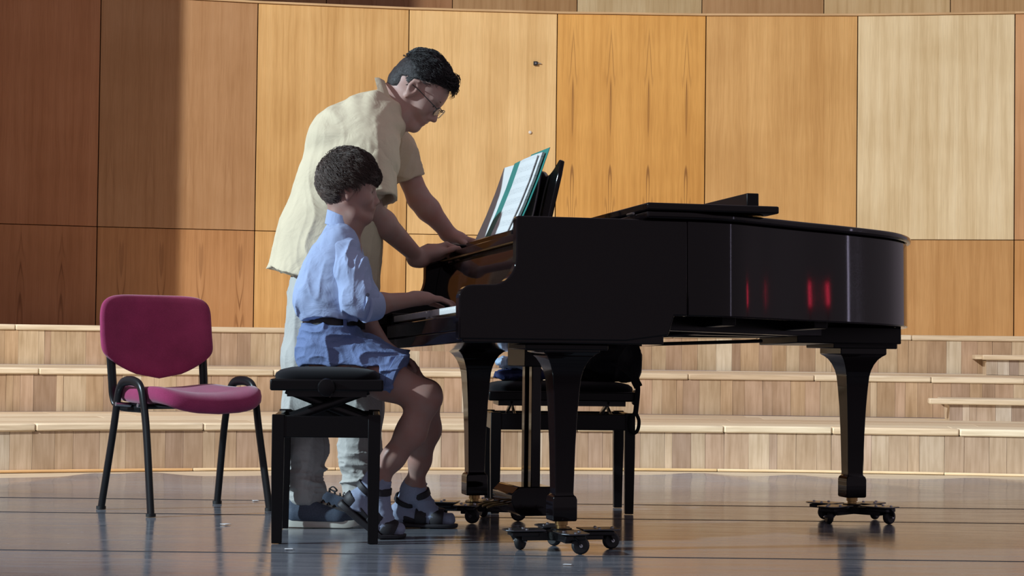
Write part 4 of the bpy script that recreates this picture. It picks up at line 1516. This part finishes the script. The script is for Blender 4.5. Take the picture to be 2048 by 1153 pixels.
# collar: a turned band around the neck
cc = D(786, 213, DM)
ax1 = D(804, 262, DM) - D(766, 164, DM); Lc = np.linalg.norm(ax1); ax1 /= Lc
fwd_ = np.array((ax1[2] * -1, 0, ax1[0])); fwd_ = -fwd_ if fwd_[0] < 0 else fwd_
ringo = []
for a in np.linspace(R(22), R(338), 33):
    # a = 0 at the throat
    p = cc + ax1 * (Lc * .50) * math.cos(a) + np.array((0, 1, 0)) * .088 * math.sin(a)
    out = ax1 * math.cos(a) + np.array((0, 1, 0)) * math.sin(a)
    h = .020 + .022 * (1 - math.cos(a)) / 2
    low = p - fwd_ * .034 + out * .020 - fwd_ * .010 * math.cos(a)
    top_ = p + fwd_ * h * .12
    ringo.append([top_ - out * .003 - mo, top_ + out * .003 - mo, (top_ + low) / 2 + out * .010 - mo, low + out * .006 - mo, low - out * .001 - mo, (top_ + low) / 2 + out * .001 - mo])
MB().loft(ringo).build('collar', SHIRT_M, sh_, smooth=60)
# breast placket buttons
for (px, py, dd) in ((778, 330, 7.165), (771, 390, 7.16)):
    pass
# trousers
TROUS = fabric_mat('light_grey_chinos', (0.50, 0.49, 0.46), 0.05, 600.0, fold=0.35, fscale=12.0, rough=0.9)
S = Sdf((-.92, 6.95, .05), (-.36, 7.68, 1.0), .0045)
S.rc(D(655, 560, 7.22), D(665, 560, 7.38), .128, .128, .05)
S.chain([D(642, 600, 7.19), D(618, 720, 7.17), D(612, 815, 7.15), D(612, 900, 7.14), D(612, 985, 7.13)], [.120, .100, .086, .074, .062], .03)
S.chain([D(688, 600, 7.41), D(705, 720, 7.42), D(717, 815, 7.43), D(718, 900, 7.46), D(717, 983, 7.48)], [.118, .098, .086, .074, .064], .03)
S.cut((0, 0, D(660, 540, 7.3)[2]), (0, 0, 1))


def tr_folds(P):
    z = P[:, 2]
    low = np.exp(-((z - .17) / .10) ** 2)
    return folds(P, (12, 12, 3), .007, 6.0) + low * folds(P, (6, 6, 26), .012, 1.0)


S.wrinkle(tr_folds, .03)
S.mesh('trousers', TROUS, man, mo)
# shoes
SHOE = fabric_mat('blue_grey_leather', (0.085, 0.105, 0.145), 0.15, 250.0, 0.25, rough=0.5)
SOLE = plain('off_white_rubber', (0.66, 0.64, 0.56), 0.6, noise=0.06)
LACE = plain('dark_lace', (0.012, 0.013, 0.018), 0.7)


def sneaker(toe, ang, name):
    """toe point on the floor, heading"""
    o = empty(name, tuple(np.array((toe[0], toe[1], 0.004)) - mo), ang)
    o.parent = man
    o.location = np.array((toe[0], toe[1], 0.005)) - mo
    pts = [(0, 0), (-.012, .026), (-.045, .043), (-.09, .047), (-.15, .040), (-.20, .035), (-.25, .034), (-.278, .024), (-.286, 0), (-.278, -.024), (-.25, -.034), (-.20, -.035), (-.15, -.036), (-.09, -.040), (-.045, -.035), (-.012, -.022)]
    ou = spline(pts + [pts[0]], 3)[:-1]
    MB().loft([[(x, y, .001 + .012 * max(0, x + .05) / .05) for x, y in ou], [(x * 1.0, y * 1.03, .012 + .008 * max(0, x + .05) / .05) for x, y in ou], [(x, y, .026 + .003 * max(0, x + .06) / .06) for x, y in ou]]).build('sole', SOLE, o, smooth=50)
    Sx = Sdf((-.30, -.06, .015), (.02, .06, .13), .0032)
    Sx.chain([(-.035, 0, .032), (-.09, .002, .040), (-.15, 0, .058), (-.20, 0, .070), (-.245, 0, .066)], [.026, .036, .036, .034, .032], .03)
    Sx.chain([(-.09, -.012, .034), (-.24, -.006, .038)], [.030, .030], .03).chain([(-.09, .014, .034), (-.24, .006, .038)], [.030, .030], .03)
    Sx.rc((-.20, 0, .09), (-.25, 0, .092), .034, .030, .02)
    Sx.cut((0, 0, .022), (0, 0, -1)).cut((-.21, 0, .108), (.35, 0, 1))
    Sx.mesh('upper', SHOE, o)
    lc = MB()
    for j in range(5):
        x = -.105 - .02 * j
        z = .077 + .0085 * j
        lc.tube(spline([(x - .004, -.028, z - .014), (x, -.012, z - .001), (x, .012, z - .001), (x + .004, .028, z - .014)], 4), .0028, 6)
    lc.tube(spline([(-.185, -.004, .112), (-.172, -.018, .121), (-.160, -.024, .110), (-.165, -.020, .102), (-.185, -.004, .112)], 4), .0024, 6)
    lc.tube(spline([(-.185, .004, .112), (-.170, .018, .118), (-.155, .022, .104), (-.165, .016, .102), (-.185, .004, .112)], 4), .0024, 6)
    lc.build('laces', LACE, o)
    return o


g = D(720, 1052, 7.10)
sneaker((g[0] + .01, 7.115), R(-4), 'shoe')
g = D(748, 1033, 7.5)
sneaker((g[0] + .02, 7.47), R(6), 'shoe')

# ------------------------------------------------------------------ the boy
DB = 6.83
bo_ = np.array((-.58, 6.83, 0.004))
boy = empty('person', tuple(bo_), label='boy in light blue shirt and denim shorts playing the piano', cat='person')
BS = Sdf((-.86, 6.55, .0), (-.05, 7.32, 1.36), .0040)
hb = Head(D(700, 380, DB), R(6), R(2), .93)
hb.add(BS, child=True)
nk = D(690, 450, DB)
BS.chain([hb.p(-.030, 0, -.04), hb.p(-.024, 0, -.10), nk], [.044, .038, .042], .025)
BS.rc(hb.p(.0, 0, -.08), nk + np.array((.02, 0, 0)), .032, .04, .03)
BS.chain([nk, D(684, 505, DB), D(672, 570, DB), D(660, 690, DB)], [.044, .062, .075, .085], .03)
# near (right) arm
r0, r1, r2 = D(681, 494, 6.75), D(727, 612, 6.66), D(838, 598, 6.775)
BS.chain([r0, r1, r1 + (r2 - r1) * .3, r2], [.030, .033, .0345, .0225], .02)
hand_at = D(838, 598, 6.775)
add_hand(BS, hand_at + np.array((0, 0, .003)), (.97, .20, -.06), (.1, 0, -1), (-.20, 1, 0), .86, (.28, .38, .32), .10, .45)
# far (left) arm: hand on the far thigh
l0, l1, l2 = D(686, 494, 6.93), D(716, 618, 7.06), D(772, 697, 7.02)
BS.chain([l0, l1, l1 + (l2 - l1) * .3, l2], [.030, .033, .033, .0225], .02)
add_hand(BS, l2, D(822, 722, 6.99) - l2, (-.55, -.15, -1), (0, -1, -.2), .86, (.15, .30, .30), .10, .4)
# legs
LEGS = [dict(h=D(655, 705, 6.75), k=D(850, 796, 6.70), c=D(822, 866, 6.70), a=D(757, 958, 6.72)),
        dict(h=D(660, 700, 6.92), k=D(851, 792, 7.00), c=D(853, 860, 7.03), a=D(829, 972, 7.13))]
for L_ in LEGS:
    BS.chain([L_['h'], L_['h'] + (L_['k'] - L_['h']) * .6, L_['k']], [.080, .066, .053], .03)
    BS.chain([L_['k'], L_['c'], L_['c'] + (L_['a'] - L_['c']) * .55, L_['a']], [.050, .0475, .036, .0285], .03)
    BS.el(L_['k'] + np.array((.016, 0, .004)), (.036, .038, .042), None, .02)
# feet (in socks): near foot stands on its toes, far foot flat
HEELN, BALLN, TOEN = D(712, 1004, 6.73), D(770, 1062, 6.74), D(797, 1076, 6.745)
HEELF, BALLF, TOEF = D(797, 1028, 7.16), D(868, 1038, 7.15), D(898, 1042, 7.145)
HEELF[2] = .050; BALLF[2] = .038; TOEF[2] = .034
BALLN[2] = .044; TOEN[2] = .034
for L_, hl, ba, to in ((LEGS[0], HEELN, BALLN, TOEN), (LEGS[1], HEELF, BALLF, TOEF)):
    BS.rc(L_['a'], hl, .030, .027, .02).rc(L_['a'], ba, .032, .026, .03).rc(hl, ba, .027, .028, .02).rc(ba, to, .026, .020, .01)
BS.mesh('body', SKIN_B, boy, bo_)
hb.face_bits(boy, bo_, plain('brow_brown', (0.04, 0.028, 0.022), 0.8), True)
# hair: thick, wavy, over the brow and the tops of the ears
S = Sdf(hb.c - .20, hb.c + .20, .0030)
E_ = lambda c, r, k=.015, op='add': S.el(hb.p(*c), np.array(r) * hb.s, hb.M, k, op)
E_((-.012, 0, .040), (.104, .092, .104))
E_((-.036, 0, .014), (.086, .086, .092))
E_((.046, 0, .058), (.057, .064, .038), .03)
S.cut(hb.p(.070, 0, .034), hb.M @ np.array((.40, 0, -1)))
S.cut(hb.p(-.03, 0, -.062), hb.M @ np.array((.75, 0, -1)))
for sy in (-1, 1):
    E_((.060, sy * .085, -.040), (.062, .060, .062), .01, 'sub')
    E_((.000, sy * .094, -.020), (.022, .020, .030), .006, 'sub')
rs = np.random.RandomState(8)
pts, dirs, nrm = [], [], []
for v in fib_dirs(620):
    q = np.array((-.020, 0, .036)) + v * np.array((.106, .090, .102))
    if v[0] > .25 and v[2] < .22: continue
    if v[2] < -.30 and v[0] > -.45: continue
    if v[2] < -.78: continue
    if abs(v[1]) > .5 and v[2] < -.1 and v[0] > -.35: continue
    n = hb.M @ v
    # whorl at the back of the crown: locks run down and forwards from it
    wh = np.array((-.55, .1, .85))
    d = v - wh / np.linalg.norm(wh)
    d = hb.M @ (d + np.array((.25, rs.uniform(-.45, .45), rs.uniform(-.2, .2))))
    d -= n * (d @ n); d /= np.linalg.norm(d) + 1e-6
    pts.append(hb.p(*q)); dirs.append(d); nrm.append(n)
sel = rs.rand(len(pts)) < .40
tufted(S, [q for q, e in zip(pts, sel) if e], [q for q, e in zip(dirs, sel) if e], [q for q, e in zip(nrm, sel) if e], .045, .0075, .004, rs)
S.wrinkle(lambda P: .003 * (vnoise(P * 80.0) - .5))
hh_ = S.mesh('hair', HAIR_B, boy, bo_)


def bflow(v):
    w_ = np.array((-.55, .1, .85)); w_ /= np.linalg.norm(w_)
    return (v - w_) + np.array((.25, 0, -.05))


tag(strands(hb, 9000, lambda v: ~(((v[:, 0] > .25) & (v[:, 2] < .30)) | ((v[:, 2] < -.30) & (v[:, 0] > -.45)) | (v[:, 2] < -.72) | ((np.abs(v[:, 1]) > .5) & (v[:, 2] < -.1) & (v[:, 0] > -.35))),
        bflow, (-.013, 0, .040), (.105, .094, .107), .052, .65, HAIR_B, hh_, bo_, 6), kind='stuff')
tag(strands(hb, 2600, lambda v: (v[:, 0] > -.2) & (v[:, 2] > -.75), lambda v: np.stack([.9 + 0 * v[:, 0], .2 * v[:, 1], -.55 - .3 * v[:, 0]], 1),
        (.044, 0, .060), (.058, .066, .042), .034, .7, HAIR_B, hh_, bo_, 9, .45), kind='stuff')
# shirt
SHIRT_B = fabric_mat('light_blue_cotton', (0.38, 0.46, 0.68), 0.06, 700.0, fold=0.35, fscale=13.0, rough=0.9)
S = Sdf((-.84, 6.55, .60), (-.36, 7.16, 1.14), .0038)
for dd in (-.075, 0, .075):
    S.chain([D(677, 490, DB + dd), D(672, 532, DB + dd), D(666, 585, DB + dd), D(664, 622, DB + dd)], [.058, .092, .111, .104], .04)
S.rc(D(679, 460, DB), D(678, 484, DB), .050, .060, .03)
for dd in (-.07, .05):
    S.el(D(628, 606, DB + dd), (.060, .07, .035), None, .03)
S.rc(D(682, 489, 6.745), D(684, 489, 6.93), .052, .052, .03)
S.rc(D(699, 448, DB), D(728, 425, DB), .046, .08, .006, 'sub')
S.cut((0, 0, D(660, 640, DB)[2]), (0, 0, -1), where=((-.84, 6.55, .60), (-.36, 7.16, D(660, 625, DB)[2])))


def bshirt(P):
    z = P[:, 2]
    low = np.exp(-((z - .78) / .09) ** 2)
    return folds(P, (13, 12, 3.2), .0075, 4.0) * (.6 + .8 * low) + .0035 * (vnoise(P * 45) - .5)


S.wrinkle(bshirt, .03)
sb_ = S.mesh('shirt', SHIRT_B, boy, bo_)
for pts_, rs_ in (([D(682, 488, 6.735), D(699, 545, 6.69), D(716, 595, 6.66), D(722, 606, 6.655)], [.050, .061, .060, .055]),
                  ([D(686, 488, 6.935), D(703, 550, 7.0), D(714, 606, 7.05)], [.050, .056, .052])):
    S = Sdf(np.min(pts_, 0) - .10, np.max(pts_, 0) + .10, .0036)
    S.chain(pts_, rs_, .03)
    S.wrinkle(lambda P: folds(P, (17, 12, 3.6), .0085, 7.0) + .003 * (vnoise(P * 45) - .5), .03)
    S.mesh('sleeve', SHIRT_B, sb_, bo_)
# rolled cuff on the near sleeve
c0, c1 = D(728, 613, 6.652), D(757, 611, 6.685)
axc = (c1 - c0) / np.linalg.norm(c1 - c0)
MB().tube([c - bo_ for c in (c0 - axc * .004, c0, c0 + axc * .010, c1 - axc * .008, c1, c1 + axc * .001)], [.052, .056, .054, .050, .047, .036], 22, flat=1.0).build('rolled_cuff', SHIRT_B, sb_, smooth=50)
bt = D(735, 590, 6.593)
MB().lathe([(.0, .003), (.0055, .003), (.0065, .0)], 12, bt - bo_, rotx(R(90))).build('cuff_button', plain('dark_button', (0.06, 0.06, 0.09), 0.3), sb_)
MB().tube([q - bo_ for q in spline([D(735, 588, 6.598), D(733, 605, 6.592), D(729, 622, 6.594)], 4)], .004, 6, flat=.4).build('sleeve_tab', SHIRT_B, sb_)
# stand collar
cc = D(684, 441, DB)
ringo = []
for a in np.linspace(0, 2 * math.pi, 30, endpoint=False):
    o_ = np.array((math.cos(a) * .049, math.sin(a) * .053, 0))
    tilt = -.42 * o_[0]
    base = cc + o_ * 1.12 + np.array((-.002, 0, -.034 + tilt * 1.1))
    tp = cc + o_ * .96 + np.array((-.002, 0, .016 + tilt))
    w_ = o_ / np.linalg.norm(o_)
    ringo.append([base + w_ * .002 - bo_, tp + w_ * .002 - bo_, tp - w_ * .0025 - bo_, base - w_ * .0025 - bo_])
ringo.append(ringo[0])
MB().loft(ringo, caps=False).build('collar', SHIRT_B, sb_, smooth=60)
# belt and shorts
DENIM = fabric_mat('light_denim', (0.17, 0.23, 0.42), 0.10, 420.0, fold=0.30, fscale=17.0, rough=0.85)


def waist_ring(zc, rx, ry, n=40):
    c = D(668, zc, DB)
    return [c + np.array((rx * math.cos(a), ry * math.sin(a), -.008 * math.cos(a))) - bo_ for a in np.linspace(0, 2 * math.pi, n, endpoint=False)]


MB().loft([waist_ring(655, .104, .135), waist_ring(654, .107, .138), waist_ring(637, .106, .137), waist_ring(636, .103, .134)]).build('belt', plain('black_leather', (0.010, 0.009, 0.009), 0.4, bump=0.1), boy, smooth=50)
S = Sdf((-.82, 6.58, .44), (-.30, 7.16, .80), .0038)
S.rc(D(664, 668, 6.76), D(664, 668, 6.90), .102, .102, .03)
S.rc(D(652, 704, 6.76), D(652, 704, 6.92), .092, .092, .03)
for L_, e in ((LEGS[0], D(796, 755, 6.705)), (LEGS[1], D(800, 742, 6.985))):
    S.chain([L_['h'], L_['h'] * .5 + e * .5, e], [.094, .082, .072], .03)
    dr = (e - L_['h']); dr = dr / np.linalg.norm(dr)
    S.cut(e + dr * .004, dr + np.array((.18, 0, .25)) * 0, where=(e - .10, e + .13))
S.cut((0, 0, D(660, 651, DB)[2]), (0, 0, 1))
S.cut((0, 0, .583), (0, 0, -1), where=((-.82, 6.58, .44), (-.44, 7.16, .583)))
S.wrinkle(lambda P: folds(P, (9, 9, 15), .0075, 9.0) + .003 * (vnoise(P * 50) - .5), .03)
sh2 = S.mesh('shorts', DENIM, boy, bo_)
for L_, e in ((LEGS[0], D(796, 755, 6.705)), (LEGS[1], D(800, 742, 6.985))):
    dr = (e - L_['h']); dr = dr / np.linalg.norm(dr)
    MB().tube([q - bo_ for q in (e - dr * .022, e - dr * .020, e + dr * .003, e + dr * .005)], [.072, .0755, .0755, .070], 26).build('turned_hem', DENIM, sh2, smooth=50)
for (px, dd) in ((640, 6.705), (690, 6.695)):
    a_, b_ = D(px, 633, dd), D(px, 662, dd)
    MB().tube([a_ - bo_, b_ - bo_], .006, 6, flat=.4, ref=(0, 1, 0)).build('belt_loop', DENIM, sh2)
# socks and sandals
SOCK = fabric_mat('pale_blue_sock', (0.30, 0.34, 0.46), 0.08, 500.0, 0.4)
SANDAL = plain('dark_sandal', (0.020, 0.018, 0.022), 0.6, bump=0.2, noise=0.2)
for L_, hl, ba, to in ((LEGS[0], HEELN, BALLN, TOEN), (LEGS[1], HEELF, BALLF, TOEF)):
    lo = np.minimum.reduce([L_['a'], hl, ba, to]) - .07
    hi = np.maximum.reduce([L_['a'], hl, ba, to]) + .07
    up_ = (L_['c'] - L_['a']) / np.linalg.norm(L_['c'] - L_['a'])
    S = Sdf(lo, hi, .0034)
    S.rc(L_['a'] + up_ * .012, hl, .0345, .0315, .02).rc(L_['a'] - up_ * .004, ba, .0360, .0305, .03).rc(hl, ba, .0310, .0320, .02).rc(ba, to, .0300, .0240, .01)
    S.cut(L_['a'] + up_ * .016, up_)
    S.wrinkle(lambda P: folds(P, (20, 20, 34), .003))
    S.mesh('sock', SOCK, boy, bo_)
    # sandal: shaped sole following the foot, with straps
    f = (ba - hl); f /= np.linalg.norm(f)
    side = np.array((0, 1.0, 0)); side -= f * (side @ f); side /= np.linalg.norm(side)
    n_ = np.cross(side, f); n_ = -n_ if n_[2] > 0 else n_     # towards the sole
    f2 = (to - ba); f2 /= np.linalg.norm(f2)
    n2 = np.cross(side, f2); n2 = -n2 if n2[2] > 0 else n2
    sd = empty('sandal'); sd.parent = boy
    spine = [(hl - f * .042, n_, .022), (hl - f * .030, n_, .034), (hl, n_, .038), ((hl + ba) / 2, n_, .037), (ba, (n_ + n2) / 2, .045), (to, n2, .042), (to + f2 * .022, n2, .030), (to + f2 * .034, n2, .014)]
    rings = []
    for (c, nn, w) in spine:
        nn = nn / np.linalg.norm(nn)
        up0, lo0 = c + nn * .026, c + nn * .048
        rings.append([up0 - side * w - bo_, up0 + side * w - bo_, lo0 + side * w * .96 - bo_, lo0 - side * w * .96 - bo_])
    for r_ in rings:                      # the sole rests on the mat
        for i in range(4):
            r_[i] = np.array((r_[i][0], r_[i][1], max(r_[i][2] + bo_[2], .0055 + (.014 if i < 2 else 0)) - bo_[2]))
    MB().loft(rings).build('sole', SANDAL, sd, bevel=0.004, smooth=50)

    Su = Sdf(lo, hi, .0034)
    Su.rc(hl - f * .004, ba, .0345, .0355, .01).rc(ba, to, .0335, .0275, .01).rc(hl - f * .010, L_['a'] * .35 + hl * .65 - f * .008, .0335, .0335, .01)
    Su.cut(hl - n_ * .006, -n_ + f * .22)
    Su.cut((0, 0, .012), (0, 0, -1))
    Su.mesh('upper', SANDAL, sd, bo_)

    def strap(c, axis, r, w, nm='strap', a0=0, a1=360):
        axis = axis / np.linalg.norm(axis)
        e1 = side - axis * (side @ axis); e1 /= np.linalg.norm(e1)
        e2 = np.cross(axis, e1)
        rg = []
        for a in np.linspace(R(a0), R(a1), 26):
            o_ = e1 * math.cos(a) + e2 * math.sin(a)
            rg.append([c + o_ * (r - .001) - axis * w - bo_, c + o_ * (r + .003) - axis * w * .8 - bo_, c + o_ * (r + .003) + axis * w * .8 - bo_, c + o_ * (r - .001) + axis * w - bo_])
        MB().loft(rg).build(nm, SANDAL, sd, smooth=50)

    strap(L_['a'] * .75 + ba * .25, (ba - L_['a']) * .6 + up_ * -.05, .0365, .013)
    strap(hl * .35 + ba * .65 + n_ * -.002, f, .0375, .021)
    strap(ba + f * .012, f + f2, .0365, .024)
    strap(hl * .5 + L_['a'] * .5 + f * -.004, up_ + f * .15, .0375, .010)

# ================================================================== SMALL THINGS
# paper scraps on the mats
SCRAP = plain('paper_scrap', (0.72, 0.73, 0.74), 0.8)


def floor_pt(px, py):
    v = ray(px, py)
    t = (0.005 - CAM_H) / v[2]
    return np.array([0, 0, CAM_H]) + v * t


for (px, py, a, w, l, lab) in ((451, 1050, .9, .016, .030, 'small white paper scrap on the floor under the maroon chair'),
                               (511, 1003, .4, .012, .040, 'thin white paper scrap by the back leg of the maroon chair'),
                               (577, 1100, .2, .014, .030, 'white paper scrap at the foot of the boy\'s bench'),
                               (1135, 1131, 1.3, .008, .026, 'tiny white scrap on the floor before the near dolly')):
    g = floor_pt(px, py)
    pts_ = [(-w, -l / 2), (w * .9, -l * .45), (w, l * .4), (-w * .8, l / 2)]
    o = MB().prism(pts_, 0.0, 0.0012, lambda x, y, z: (x, y, z)).build('paper_scrap', SCRAP, smooth=0)
    o.location = (g[0], g[1], .0065)
    o.rotation_euler = (0, 0, a)
    tag(o, lab, 'paper', 'paper scraps on the floor')


# fittings on the shell
def on_panel(px, py):
    v = ray(px, py)
    d2, c = v[:2], AC
    a_, b_, c_ = d2 @ d2, -2 * d2 @ c, c @ c - (WR * math.cos(R(2.36))) ** 2
    t = (-b_ + math.sqrt(b_ * b_ - 4 * a_ * c_)) / (2 * a_)
    return np.array([0, 0, CAM_H]) + v * t


q = on_panel(1071, 127)
ws = empty('wall_socket', (q[0], q[1] - .004, q[2]), R(5), label='small dark socket plate on the panelled wall right of the man', cat='socket')
MB().bx(-.017, .017, -.012, .004, -.016, .016).build('plate', plain('dark_plate', (0.02, 0.02, 0.02), 0.5), ws, bevel=.002)
MB().bx(-.006, .006, -.014, -.011, -.006, .006).build('contact', STEEL, ws)
MB().bx(.017, .045, -.006, .003, -.003, .003).build('cable_stub', plain('grey_cable', (0.3, 0.28, 0.25), 0.6), ws)
q = on_panel(1060, 265)
o = MB().lathe([(.013, .0), (.013, .004), (.009, .007), (.002, .008)], 14, (0, 0, 0), rotx(R(90))).build('wall_plug', plain('white_plug', (0.7, 0.68, 0.62), 0.5))
o.location = (q[0], q[1] - .002, q[2])
tag(o, 'tiny white round plug in the panelled wall below the socket', 'plug')


# unseen lamps added in the right wing for reflections in the piano's curved side
def emis(name, col, st):
    t = NT(name)
    t.set(Base_Color=(0.02, 0.02, 0.02), Emission_Color=col, Emission_Strength=st)
    return t.m


tl = empty('added_tube_lamp', (7.95, 8.42, .0), R(100), label='tall white tube lamp added in the right wing for its reflection', cat='lamp')
MB().lathe([(.16, 0), (.16, .02), (.03, .03), (.02, .06)], 18).build('base', BLACK_METAL, tl)
MB().bx(-.06, .06, -.03, .0, .05, 3.3).build('housing', BLACK_METAL, tl, bevel=.005)
MB().tube([(0, .028, .10), (0, .028, 3.25)], .045, 12).build('tube', emis('tube_glow', (0.80, 0.72, 1.0), 5.0), tl)
tl2 = copy_tree(tl)  # copy added to give the rim one more strip reflection
tl2['label'] = 'second white tube lamp added in the right wing nearer the audience'
tl2['group'] = tl['group'] = 'tube lamps added in the right wing'
tl['label'] = 'white tube lamp added in the right wing farther from the audience'
tl2.location = (7.85, 5.3, 0)
tl2.rotation_euler = (0, 0, R(78))
for (x, y, lab) in ((8.0, 7.46, 'red lamp added in the right wing beside the tube lamp for its reflection'),):
    rl = empty('added_red_lamp', (x, y, 0), R(90), label=lab, cat='lamp')  # added red source, mirrored as red spots in the bent side
    MB().lathe([(.10, 0), (.10, .015), (.015, .025), (.012, 1.14)], 14).build('stand', BLACK_METAL, rl)
    MB().bx(-.05, .05, -.05, .03, 1.13, 1.33).build('housing', BLACK_METAL, rl, bevel=.006)
    MB().bx(-.042, .042, .03, .045, 1.15, 1.31).build('red_lens', emis('red_glow', (1.0, 0.05, 0.11), 9.0), rl, bevel=.006)
